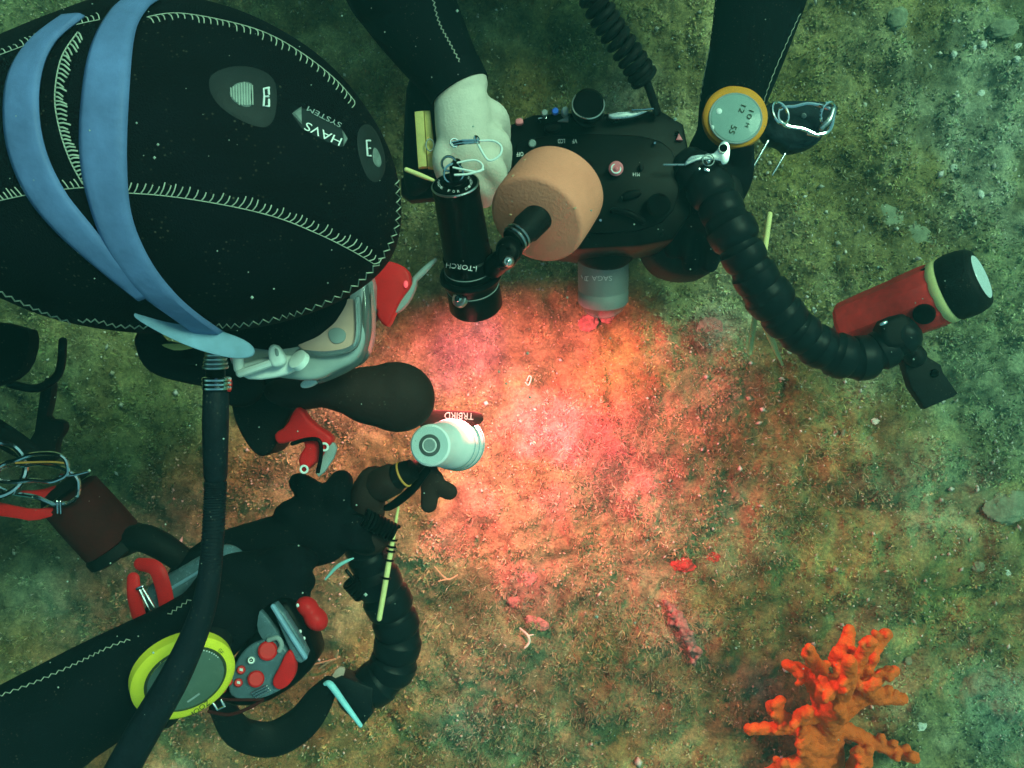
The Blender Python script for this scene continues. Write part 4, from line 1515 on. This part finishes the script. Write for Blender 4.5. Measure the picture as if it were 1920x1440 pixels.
r = thing('wrist_computer', 'round orange dive computer with grey screen on the right wrist', 'dive computer', P(1376, 222, .28))
nn = (-.05, .10, 1)
b, o = disc('case', P(1376, 224, .290), nn, .0335, .012, M['orange'], r)
b, o = disc('screen', P(1380, 222, .3012), nn, .0265, .0025, M['lcd'], r, .06)
bv = b.bvh()
MB().ring(P(1379, 222, .3030), nn, .0268, .0011, 48, 6).build('bezel', M['greyplast'], r)
lettering(bv, '12', (1390, 196), (1384, 210), 10, M['darkprint'], r)
lettering(bv, '10', (1405, 206), (1399, 222), 9, M['darkprint'], r)
lettering(bv, '55', (1372, 234), (1366, 249), 11, M['darkprint'], r)
lettering(bv, 'M', (1399, 230), (1396, 237), 7, M['darkprint'], r)
for q in ((1348, 209), (1338, 239)):
    MB().ball(P(*q, .3015), .0034, .0034, .002).build('case_button', M['whiteplast'], r)
MB().slab([(1330, 170), (1420, 180), (1412, 205), (1328, 195)], .292, .02, .004, 1).build('wrist_band', M['blackmatte'], r)

r = thing('wrist_computer', 'yellow rimmed dive computer on the forearm of the left diver', 'dive computer', P(345, 1272, .5))
nn = Vector((-.28, .40, .86)).normalized()
nn = Vector((.50, -.42, .76)).normalized()
cy_ = P(345, 1272, .505)
b, o = disc('case', cy_ - nn * .008, nn, .0415, .012, M['yellow'], r, .12)
bz = b.bvh()
b, o = disc('screen', P(349, 1274, .5065), nn, .0312, .0022, M['lcd2'], r, .05)
MB().ring(P(349, 1274, .5085), nn, .0315, .0012, 56, 6).build('bezel', M['darkprint'], r)
mb = MB()
_, u_, w_ = frame(nn)
for i in range(18):
    a = R(-20 + i * 5)
    mb.ball(P(349, 1274, .5087) + (u_ * math.cos(a) + w_ * math.sin(a)) * .0295, .0007, .0007, .0007, 6, 4)
tag(mb.build('minute_dots', M['print'], r), kind='stuff')
bs = b.bvh()
MB().add([cast(bs, *q, .0006) for q in ((350, 1314), (373, 1298), (375, 1301), (352, 1317))], [(0, 1, 2, 3)]).build('screen_mark', M['greyplast'], r)
lettering(bz, 'ZOOP', (389, 1311), (354, 1337), 9, M['darkprint'], r)
lettering(bz, 'GF', (408, 1218), (414, 1226), 6, M['darkprint'], r)
lettering(bz, 'DIVE', (300, 1256), (310, 1242), 6, M['darkprint'], r)
lettering(bz, 'PLAN', (417, 1242), (420, 1256), 5, M['darkprint'], r)
MB().tube([P(300, 1330, .47), P(345, 1275, .492), P(395, 1200, .47)], [.018, .016, .018], n=16, flat=.4).build('wrist_band', M['blackmatte'], r)


# ------------------------------------------------------------------ silver torch, its arm and the glove's gear
def build_silver_torch():
    r = thing('dive_torch', 'silver dive torch seen from its round tail, glowing over the seabed', 'torch', P(840, 835, .36))
    p0, p1 = P(806, 835, .43), P(862, 831, .335)
    ax = (p1 - p0).normalized()
    MB().lathe(p0, p1, [(0, .0175), (.015, .0190), (.06, .0194), (.42, .0205), (.46, .0225), (.66, .0235), (.68, .0248), (.74, .0252), (.78, .0250), (.80, .0262), (.96, .0275), (1, .0262)], 64).build('barrel', M['silver'], r)
    MB().lathe(p0 - ax * .0004, p0 + ax * .001, [(0, .0172), (1, .0172)], 48).build('tail_face', mat('pale_tail', (.60, .70, .70), .45, var=.06), r)
    c = MB().lathe(p0 - ax * .0012, p0, [(0, .0092), (.3, .0100), (1, .0100)], 40).build('tail_recess', mat('tail_rubber', (.10, .11, .11), .7), r)
    MB().ring(p0 - ax * .0014, ax, .0062, .0007, 36, 6).build('switch_ring', M['print'], c)
    MB().lathe(p0 - ax * .0022, p0, [(0, .0050), (.3, .0056), (1, .0056)], 32).build('tail_switch', M['greyplast'], c)
    L = (p1 - p0).length
    for f_, q in ((.67, .0246), (.79, .0260), (.90, .0272)):
        MB().ring(p0 + ax * L * f_, ax, q, .0007, 64, 5).build('barrel_ring', M['chrome'], r)
    MB().lathe(p1 + ax * .0005, p1 + ax * .0015, [(0, .022), (1, .022)], 40).build('lens', M['lamp'], r)
    spot('torch_beam', p1 + ax * .004, P(1045, 850, 0), 15, TORCH_COL, 74, 1.0, r, .016)
    # black tab with white lettering behind the head
    t = MB().slab([(780, 784), (800, 768), (850, 770), (900, 772), (908, 784), (900, 797), (850, 806), (790, 806)], .362, .006, .002, 1)
    tb = t.bvh()
    t.build('name_tab', M['reg'], r)
    lettering(tb, 'TRBIRD', (888, 775), (834, 773), 12, M['print'], r)


build_silver_torch()

r = thing('ball_arm', 'dark ball-jointed arm holding the silver torch', 'arm', P(710, 930, .36))
MB().lathe(P(775, 880, .39), P(742, 896, .385), [(0, .010), (.3, .0115), (.6, .0125), (1, .0125)], 30).build('socket', M['blackmatte'], r)
MB().ring(P(757, 889, .388), P(775, 880, .39) - P(742, 896, .385), .0122, .0011, 32, 6).build('socket_band', M['gold'], r)
MB().lathe(P(748, 893, .385), P(700, 915, .375), [(0, .012), (.2, .0155), (.8, .0165), (1, .013)], 30).build('arm_knuckle', M['reg'], r)
MB().tube([P(702, 905, .372), P(690, 930, .37), P(692, 960, .365)], [.0165, .0175, .0155], n=20).build('arm_knuckle', M['reg'], r)
MB().ball(P(690, 1000, .355), .024, .022, .02).build('ball_joint', M['reg'], r)
MB().tube([P(800, 882, .372), P(770, 920, .375), P(735, 948, .37), P(720, 952, .368)], [.004, .0045, .004, .003], n=10).build('clamp_strap', M['black'], r)

r = thing('clamp_knob', 'flat black three-armed clamp knob below the silver torch', 'knob', P(812, 920, .36))
mb = MB()
for q in ([(800, 880), (812, 905), (842, 922)], [(800, 880), (806, 910), (804, 946)], [(812, 900), (795, 885), (778, 878)]):
    mb.tube([P(a, b_, .365) for a, b_ in q], [.011, .0095, .0085], n=16, flat=.5)
me = bpy.data.meshes.new('tmp')
me.from_pydata(mb.v, [], mb.f)
fused(me, .0014, 3, 'knob_body', M['reg'], r)

r = thing('flexible_arm', 'curved black segmented arm at lower left, below the silver torch', 'arm', P(740, 1150, .3))
flex_arm(r, [(680, 1010, .34), (700, 1070, .33), (728, 1130, .32), (746, 1190, .31), (735, 1250, .30), (700, 1285, .30), (665, 1300, .30)], [.022, .023, .0245, .0255, .0255, .025, .023], M['flex'], 1.0)

r = thing('strobe_head', 'small black lamp head with rim coloured pale blue as if lit at the lower arm end', 'lamp', P(650, 1315, .3))
mb = MB()
mb.prism([P(a, b_, .325) for a, b_ in ((612, 1280), (640, 1268), (700, 1290), (698, 1340), (680, 1362), (672, 1362))], (0, 0, -.03), .003)
mb.build('lamp_body', M['flex'], r)
mb = MB().tube([P(610, 1282, .329), P(620, 1284, .330), (P(645, 1318, .330)), P(676, 1360, .329)], [.0022, .0036, .0032, .0022], n=10)
mb.build('rim', mat('blue_lit_rim', (.35, .75, .90), .3), r)  # pale blue paints the light caught along the top edge
MB().slab([(616, 1278), (632, 1250), (648, 1252), (644, 1268), (634, 1288)], .322, .004, .001, 1).build('lamp_window', mat('pinkish_window', (.55, .36, .30), .3), r)

r = thing('black_strap', 'wide black rubber strap looping below the red buttoned housing', 'strap', P(520, 1370, .3))
MB().tube([P(418, 1330, .33), P(450, 1374, .31), (P(510, 1386, .30)), P(565, 1356, .30), P(598, 1312, .31), P(618, 1282, .32)], [.014, .018, .019, .018, .015, .009], n=18, flat=.35).build('strap_loop', M['blackmatte'], r)


# ------------------------------------------------------------------ clear housing with red buttons
def build_small_housing():
    z = .455
    r = thing('camera_housing', 'clear grey camera housing with red buttons held by the left diver', 'camera', P(500, 1230, .4))
    MB().slab([(478, 1150), (520, 1122), (548, 1128), (592, 1226), (588, 1252), (548, 1292), (486, 1328), (420, 1328), (396, 1296), (430, 1246), (452, 1212)], z - .012, .05, .008, 1, 3).build('body', M['black'], r)
    MB().slab([(455, 1216), (500, 1196), (530, 1206), (548, 1236), (552, 1276), (520, 1300), (470, 1318), (424, 1306), (432, 1262)], z, .012, .003, 2, 3).build('back_panel', M['bluegrey'], r)
    MB().slab([(484, 1148), (490, 1144), (528, 1196), (516, 1208), (494, 1204), (480, 1180)], z - .002, .008, .002, 1).build('side_panel', M['bluegrey'], r)
    MB().slab([(506, 1134), (520, 1130), (578, 1222), (574, 1238), (560, 1246), (548, 1232)], z + .004, .012, .003, 1, 3).build('top_rail', M['bluegrey'], r)
    MB().tube([P(512, 1137, z + .006), P(545, 1190, z + .006), P(572, 1232, z + .006)], .0022, n=8).build('rail_edge', M['straplite'], r)
    for a, b_, q in ((502, 1220, .0082), (480, 1273, .0070)):
        MB().lathe(P(a, b_, z + .007), P(a, b_, z - .002), [(0, q * .8), (.15, q), (1, q * 1.05)], 32).build('red_button', M['red'], r)
    MB().slab([(545, 1218), (554, 1240), (554, 1265), (540, 1288), (520, 1296), (507, 1280), (524, 1250), (535, 1225)], z + .007, .010, .003, 2, 3).build('shutter_lever', M['red'], r)
    w_ = MB().lathe(P(471, 1238, z + .008), P(471, 1238, z), [(0, .0026), (.2, .0032), (1, .0034)], 24).build('white_button', M['whiteplast'], r)
    MB().ring(P(471, 1238, z + .0085), (0, 0, 1), .0012, .0005, 16, 5).build('button_ring', M['black'], w_)
    for a, b_ in ((447, 1280), (428, 1278), (452, 1256), (416, 1292)):
        k = MB().lathe(P(a, b_, z + .004), P(a, b_, z - .004), [(0, .0030), (.2, .0038), (1, .0040)], 20).build('small_red_button', M['red'], r)
        MB().slab([(a - 3, b_ - 3), (a + 3, b_ - 2), (a + 3, b_ + 3), (a - 3, b_ + 2)], z + .0046, .0008, .0002, 0).build('button_icon', M['print'], k)
    for i in range(3):
        MB().tube([P(472 + i * 4, 1300 + i * 4, z + .004), P(500 + i * 3, 1286 + i * 4, z + .004)], .0009, n=6).build('hinge_pin', M['steel'], r)
    MB().tube([P(504, 1200, z + .004), P(520, 1196, z + .006), P(528, 1208, z + .006), P(524, 1220, z + .005)], .0022, n=8).build('latch', M['greyplast'], r)
    kn = MB()
    kn.ball(P(576, 1138, .43), .011, .009, .010, rot=-.6)
    kn.ball(P(592, 1160, .43), .0125, .010, .011, rot=-.8)
    me = bpy.data.meshes.new('t')
    me.from_pydata(kn.v, [], kn.f)
    fused(me, .0016, 4, 'red_knob', M['red'], r)
    for q in ((563, 1184), (570, 1197), (558, 1135)):
        MB().ball(P(*q, z - .006), .0014, .0018, .001, 8, 6).build('screw_head', M['print'], r)


build_small_housing()

r = thing('lanyard', 'thin dark red lanyard with silver clip beside the yellow computer', 'lanyard', P(440, 1325, .45))
MB().tube([P(398, 1310, .462), P(440, 1312, .462), P(490, 1312, .455)], .0013, n=8).build('cord', M['darkred'], r)
MB().tube([P(392, 1334, .458), P(430, 1340, .458), P(470, 1326, .455), P(492, 1312, .45)], .0016, n=8).build('cord', M['darkred'], r)
mb = MB()
for a, b_ in (((400, 1318), (408, 1330)), ((408, 1330), (421, 1324)), ((421, 1324), (415, 1312))):
    mb.tube([P(*a, .468), P(*b_, .468)], .0011, n=8)
mb.build('clip', M['chrome'], r)

# pale edged fin blade and dark red strap loop behind the forearm
r = thing('clear_tube', 'bluish clear plastic tube lying behind the black hose', 'tube', P(375, 1080, .36))
MB().tube([P(305, 1118, .375), P(350, 1090, .378), P(400, 1058, .376)], [.016, .015, .014], n=22).build('tube_wall', M['bluegrey'], r)
MB().tube([P(310, 1110, .393), P(380, 1068, .393)], .0016, n=8).build('tube_ridge', M['straplite'], r)
MB().ball(P(432, 1042, .40), .014, .010, .009, rot=-.4).build('tube_tip', M['bluegrey'], r)
r = thing('red_strap', 'dark red webbing loop left of the black hose', 'strap', P(285, 1100, .4))
MB().tube([P(262, 1160, .40), P(252, 1120, .41), P(250, 1085, .41)], [.007, .0068, .006], n=12, flat=.4).build('webbing', M['red'], r)
MB().tube([P(262, 1058, .41), P(292, 1066, .415), P(306, 1100, .415), P(314, 1140, .41)], [.006, .0075, .0075, .0075], n=12, flat=.4).build('webbing', M['red'], r)
mb = MB()
mb.tube([P(260, 1102, .42), P(282, 1146, .42)], .0013, n=8)
mb.tube([P(266, 1100, .42), P(290, 1140, .42)], .0013, n=8)
mb.tube([P(258, 1104, .42), P(267, 1100, .42)], .0018, n=8)
mb.build('buckle', M['chrome'], r)

r = thing('cord_edge', 'pale turquoise cord along the lower left glove', 'cord', P(635, 1070, .37))
MB().tube([P(610, 1086, .385), P(630, 1064, .39), P(648, 1053, .392), P(662, 1047, .392)], [.0010, .0018, .0016, .0008], n=8).build('cord_line', mat('turquoise_cord', (.35, .72, .74), .5), r)


# ------------------------------------------------------------------ sticks and pegs
def stick(name, label, cat, a, b, r0, r1, m, group=None, bands=()):
    t = thing(name, label, cat, (Vector(a) + Vector(b)) / 2, group)
    MB().tube([a, Vector(a).lerp(Vector(b), .5), b], [r0, max(r0, r1) * 1.05, r1], n=10).build('shaft', m, t)
    for f_ in bands:
        q = Vector(a).lerp(Vector(b), f_)
        MB().ring(q, Vector(b) - Vector(a), max(r0, r1) + .0012, .0011, 20, 6).build('rubber_band', M['black'], t)
    return t


stick('pointer_stick', 'yellow pointer stick with black bands across the curved arm', 'stick', P(747, 950, .36), P(711, 1160, .37), .0012, .0026, M['bamboo'], None, (.30, .36, .40, .48, .64))
stick('pointer_stick', 'long thin yellow stick passing beneath the thick flexible arm', 'stick', P(1443, 402, .245), P(1406, 662, .255), .0032, .0026, M['bamboo'])
stick('pointer_stick', 'short yellow stick tip under the thick flexible arm', 'stick', P(1424, 585, .24), P(1467, 684, .235), .0036, .0014, M['bamboo'])
stick('pointer_stick', 'short bright yellow stick between hood and black torch', 'stick', P(762, 318, .39), P(812, 338, .39), .0022, .0016, M['bamboo'])
stick('metal_rod', 'long thin silver rod right of the gloved hand', 'rod', P(1440, 264, .262), P(1396, 340, .262), .0016, .0014, M['chrome'], 'silver rods')
stick('metal_rod', 'short thin silver rod farthest right of the gloved hand', 'rod', P(1472, 288, .25), P(1448, 328, .25), .0013, .0010, M['chrome'], 'silver rods')
stick('grey_stick', 'pale grey tapered stick beside the red plastic holder', 'stick', P(778, 524, .40), P(816, 487, .40), .0030, .0017, M['greyplast'])

r = thing('clothes_peg', 'wooden clothes peg left of the bare hand', 'peg', P(797, 260, .32))
MB().slab([(777, 209), (794, 207), (800, 312), (784, 314)], .330, .009, .001, 0).build('peg_half', M['wood'], r)
MB().slab([(795, 207), (806, 207), (818, 315), (802, 314)], .326, .009, .001, 0).build('peg_half', M['wood'], r)
MB().ring(P(806, 272, .334), (.3, 0, 1), .0040, .0008, 24, 6, 1.5, (0, 1, 0)).build('spring', M['lens'], r)

r = thing('coiled_lanyard', 'black coiled lanyard hanging from the top edge to the camera', 'lanyard', P(1160, 90, .3))
c = cr([(1085, -60, .36), (1120, 10, .35), (1150, 60, .34), (1185, 110, .33), (1210, 150, .32)], 30)
mb, pts = MB(), []
for i, q in enumerate(c):
    pt = P(*q)
    t = (P(*c[min(i + 1, len(c) - 1)]) - P(*c[max(i - 1, 0)])).normalized()
    _, u_, w_ = frame(t)
    a = i / len(c) * 2 * math.pi * 13
    pts.append(pt + (u_ * math.cos(a) + w_ * math.sin(a)) * .0115)
mb.tube(pts, .0042, n=8, sub=2)
mb.build('coil', M['blackmatte'], r)
MB().tube([P(1212, 152, .32), P(1222, 180, .31), P(1232, 210, .30)], .0045, n=10).build('coil_end', M['blackmatte'], r)


def coil(parent, a, b, turns, rad, r_, m):
    a, b = Vector(a), Vector(b)
    ax, u_, w_ = frame(b - a)
    pts = []
    for i in range(turns * 12 + 1):
        t = i / (turns * 12)
        an = t * turns * 2 * math.pi
        pts.append(a.lerp(b, t) + (u_ * math.cos(an) + w_ * math.sin(an)) * rad)
    MB().tube(pts, r_, n=6, sub=1).build('coil', m, parent)


r = thing('spiral_cord', 'small black coiled cord around the ball arm by the yellow stick', 'cord', P(705, 975, .37))
coil(r, P(683, 970, .385), P(740, 1000, .375), 9, .0075, .0022, M['black'])
MB().tube([P(650, 970, .38), P(668, 965, .384), P(685, 970, .385)], .0016, n=8).build('cord_line', M['black'], r)
r = thing('spiral_cord', 'small black coiled cord hanging below the left glove', 'cord', P(668, 1105, .34))
coil(r, P(656, 1090, .345), P(680, 1116, .335), 6, .0075, .0020, M['black'])
MB().tube([P(650, 1070, .35), P(662, 1085, .35), P(668, 1096, .345)], .0018, n=8).build('cord_line', M['black'], r)
MB().tube([P(680, 1116, .335), P(700, 1126, .33), P(716, 1118, .33)], .0014, n=8).build('cord_line', M['black'], r)


# ------------------------------------------------------------------ red plastic holders near the mask
r = thing('red_holder', 'red plastic holder with clear strip right of the mask', 'holder', P(722, 550, .38))
MB().slab([(716, 489), (738, 490), (764, 503), (770, 520), (772, 535), (752, 560), (742, 580), (728, 612), (718, 610), (705, 592), (708, 580), (684, 566), (682, 552), (700, 520)], .41, .022, .005, 1, 3).build('shell', M['red'], r)
MB().slab([(770, 535), (775, 520), (782, 524), (774, 552), (758, 576), (742, 588), (736, 580), (750, 562)], .404, .014, .003, 1, 3).build('clear_strip', M['greyplast'], r)
MB().slab([(684, 568), (704, 574), (710, 590), (700, 604), (686, 598)], .406, .02, .004, 1, 3).build('black_grip', M['blackmatte'], r)
MB().ball(P(761, 533, .412), .0022, .0035, .002).build('painted_glint', M['redglint'], r)  # small glowing dot painting a highlight on the red shell
MB().slab([(690, 614), (694, 601), (704, 606)], .405, .004, .001, 0).build('white_corner', M['whiteplast'], r)

r = thing('red_holder', 'torn-edged red plastic holder below the regulator', 'holder', P(572, 830, .40))
MB().slab([(514, 812), (536, 800), (552, 765), (562, 764), (584, 794), (622, 818), (622, 830), (610, 842), (600, 862), (585, 872), (570, 886), (562, 880), (558, 858), (575, 832), (552, 826), (524, 834), (515, 826)], .475, .018, .004, 1, 3).build('shell', M['red'], r)
MB().slab([(612, 838), (624, 826), (634, 846), (600, 898), (588, 884), (600, 864)], .469, .006, .0015, 1).build('clear_strip', M['greyplast'], r)
MB().tube([P(548, 832, .482), (P(575, 824, .482)), P(598, 826, .482), P(602, 850, .482), P(596, 885, .482)], .0018, n=8).build('cord', M['black'], r)
for q in ((608, 838), (570, 880)):
    MB().ring(P(*q, .479), (0, 0, 1), .0030, .0010, 20, 6).build('eyelet', M['whiteplast'], r)


# ------------------------------------------------------------------ carabiners and clips
def carabiner(r, c, ang, L, W, rad, m):
    mb = MB()
    cs, sn = math.cos(ang), math.sin(ang)
    pts = []
    for k in range(25):
        a = 2 * math.pi * k / 24
        x = L * math.copysign(abs(math.cos(a)) ** .6, math.cos(a))
        y = W * math.copysign(abs(math.sin(a)) ** .7, math.sin(a)) * (1.15 if x > 0 else .85)
        pts.append(Vector(c) + Vector((x * cs - y * sn, x * sn + y * cs, .002 * math.sin(a * 2))))
    mb.tube(pts, rad, n=8, sub=3)
    mb.build('carabiner_body', m, r)


r = thing('carabiner', 'chrome carabiner with rings right of the orange computer', 'carabiner', P(1505, 225, .25))
carabiner(r, P(1510, 222, .255), -.12, .030, .014, .0022, M['chrome'])
MB().ring(P(1463, 212, .262), (.5, .2, .8), .0125, .0018, 36, 8).build('split_ring', M['chrome'], r)
MB().ring(P(1552, 212, .258), (.55, -.35, .75), .0115, .0019, 36, 8).build('split_ring', M['chrome'], r)
MB().tube([P(1540, 240, .26), P(1555, 225, .262), P(1562, 205, .26)], .0030, n=10).build('gate', M['steel'], r)
MB().tube([P(1515, 250, .252), P(1535, 254, .252)], .0022, n=8).build('gate_pin', M['chrome'], r)
r = thing('strap_pouch', 'dark blue strap pouch behind the chrome carabiner', 'pouch', P(1500, 240, .2))
MB().slab([(1440, 188), (1500, 186), (1575, 190), (1572, 214), (1550, 245), (1535, 270), (1480, 284), (1470, 268), (1440, 262), (1425, 220)], .235, .03, .006, 2, 3).build('pouch_body', mat('dark_blue_nylon', (.012, .022, .032), .7, var=.3, bump=.3), r)
MB().lathe(P(1507, 217, .238), P(1507, 217, .234), [(0, .002), (.3, .003), (1, .003)], 16).build('snap', M['greyplast'], r)

r = thing('carabiner', 'shorter upper chrome carabiner at the left edge', 'carabiner', P(60, 880, .385))
carabiner(r, P(60, 880, .392), .12, .034, .012, .0022, M['chrome'])
r = thing('carabiner', 'longer lower chrome carabiner at the left edge over red webbing', 'carabiner', P(70, 905, .375))
carabiner(r, P(70, 905, .385), -.15, .040, .016, .0022, M['chrome'])
MB().ring(P(-10, 880, .39), (.3, .2, .9), .026, .0030, 40, 8).build('split_ring', M['chrome'], r)
MB().tube([P(112, 892, .39), P(140, 890, .39), P(165, 884, .388)], .0014, n=8).build('clip_wire', M['chrome'], r)
MB().tube([P(30, 868, .392), P(90, 866, .392), P(120, 868, .39)], .0010, n=8).build('clip_wire', M['gold'], r)
for i in range(2):
    MB().tube([P(107 + i * 6, 940, .395), P(108 + i * 6, 962, .393)], .0012, n=8).build('crimp', M['chrome'], r)
r = thing('red_webbing', 'red webbing strap under the chrome carabiners at the left edge', 'strap', P(40, 950, .34))
MB().slab([(-60, 930), (10, 946), (60, 956), (104, 950), (106, 966), (60, 979), (30, 972), (-60, 962)], .37, .006, .002, 1).build('webbing', M['red'], r)
MB().slab([(30, 920), (70, 920), (110, 908), (104, 930), (70, 938), (40, 930)], .365, .006, .002, 1).build('webbing', M['red'], r)
r = thing('canister', 'dark red padded canister hanging left of the forearm', 'canister', P(170, 970, .33))
MB().lathe(P(128, 925, .345), P(212, 1018, .325), [(0, .026), (.04, .030), (.5, .031), (.96, .031), (1, .027)], 36).build('canister_body', M['darkred'], r)
MB().lathe(P(210, 1016, .326), P(226, 1034, .322), [(0, .030), (.3, .033), (.8, .033), (1, .028)], 36).build('end_cap', M['blackmatte'], r)
MB().lathe(P(124, 920, .346), P(112, 906, .348), [(0, .028), (.6, .024), (1, .016)], 32).build('end_cap', M['blackmatte'], r)
MB().tube([P(225, 1025, .33), P(260, 1008, .34), P(300, 1022, .345), P(335, 1045, .34)], [.012, .014, .014, .013], n=14).build('cable', M['blackmatte'], r)
r = thing('harness_clip', 'black plastic harness clip and web at the left edge', 'clip', P(90, 800, .36))
MB().slab([(76, 708), (100, 710), (94, 760), (86, 785), (118, 788), (122, 805), (104, 830), (104, 870), (40, 872), (30, 840), (60, 820), (66, 780)], .37, .014, .004, 1, 2).build('clip_body', M['blackmatte'], r)
MB().tube([P(-20, 800, .37), P(20, 826, .37), P(60, 850, .37)], [.012, .012, .010], n=12, flat=.5).build('web', M['blackmatte'], r)
r = thing('harness_pocket', 'dark pocket hanging under the hood at the left edge', 'pocket', P(0, 680, .42))
MB().slab([(-120, 590), (50, 610), (58, 640), (44, 690), (14, 716), (-60, 735), (-120, 720)], .44, .02, .004, 1, 2).build('pocket_body', M['neo2'], r)
MB().tube([P(20, 720, .40), P(70, 728, .39), P(110, 700, .385), P(118, 640, .40)], .004, n=10).build('bungee', M['blackmatte'], r)

# black snorkel-like band behind the mask strap
r = thing('neck_band', 'black rubber band with pale inner edge under the strap tail', 'band', P(320, 660, .5))
MB().tube([P(280, 640, .51), P(300, 668, .51), P(350, 682, .505), P(400, 690, .50), P(450, 720, .49)], [.012, .015, .016, .018, .02], n=16, flat=.6).build('band', M['blackmatte'], r)
MB().slab([(300, 645), (330, 644), (368, 646), (366, 652), (330, 658), (310, 652)], .53, .003, .001, 1).build('inner_edge', M['wood'], r)

# ------------------------------------------------------------------ fine particles drifting in the water
v, f = [], []
mb = MB()
for i in range(420):
    z = random.uniform(.35, 1.0)
    p = P(random.uniform(0, 1920), random.uniform(0, 1440), z)
    s = random.choice((1, 1, 1, 1.7)) * random.uniform(.00018, .00045)
    mb.add([p + Vector(q) * s for q in ((1, 0, 0), (-1, 0, 0), (0, 1, 0), (0, -1, 0), (0, 0, 1), (0, 0, -1))], [(0, 2, 4), (2, 1, 4), (1, 3, 4), (3, 0, 4), (2, 0, 5), (1, 2, 5), (3, 1, 5), (0, 3, 5)])
tag(mb.build('drifting_particles', mat('plankton', (.35, .42, .36), .9), None), 'pale specks drifting in the water', 'particles', kind='stuff')

# ------------------------------------------------------------------ the water itself
bm = bmesh.new()
bmesh.ops.create_cube(bm, size=1)
me = bpy.data.meshes.new('haze')
bm.to_mesh(me)
bm.free()
hz = bpy.data.objects.new('haze', me)
sc.collection.objects.link(hz)
hz.scale = (40, 40, 2.6)
hz.location = (0, 0, .05)
hz['kind'] = 'stuff'
hz['label'] = 'green sea water filling the scene'
hm = bpy.data.materials.new('sea_water')
hm.use_nodes = True
nt = hm.node_tree
nt.nodes.clear()
pv = nt.nodes.new('ShaderNodeVolumePrincipled')
pv.inputs['Color'].default_value = (.18, .60, .60, 1)
pv.inputs['Density'].default_value = .13
pv.inputs['Density Attribute'].default_value = ''
pv.inputs['Temperature Attribute'].default_value = ''
pv.inputs['Color Attribute'].default_value = ''
pv.inputs['Anisotropy'].default_value = .3
oo = nt.nodes.new('ShaderNodeOutputMaterial')
nt.links.new(pv.outputs[0], oo.inputs['Volume'])
me.materials.append(hm)
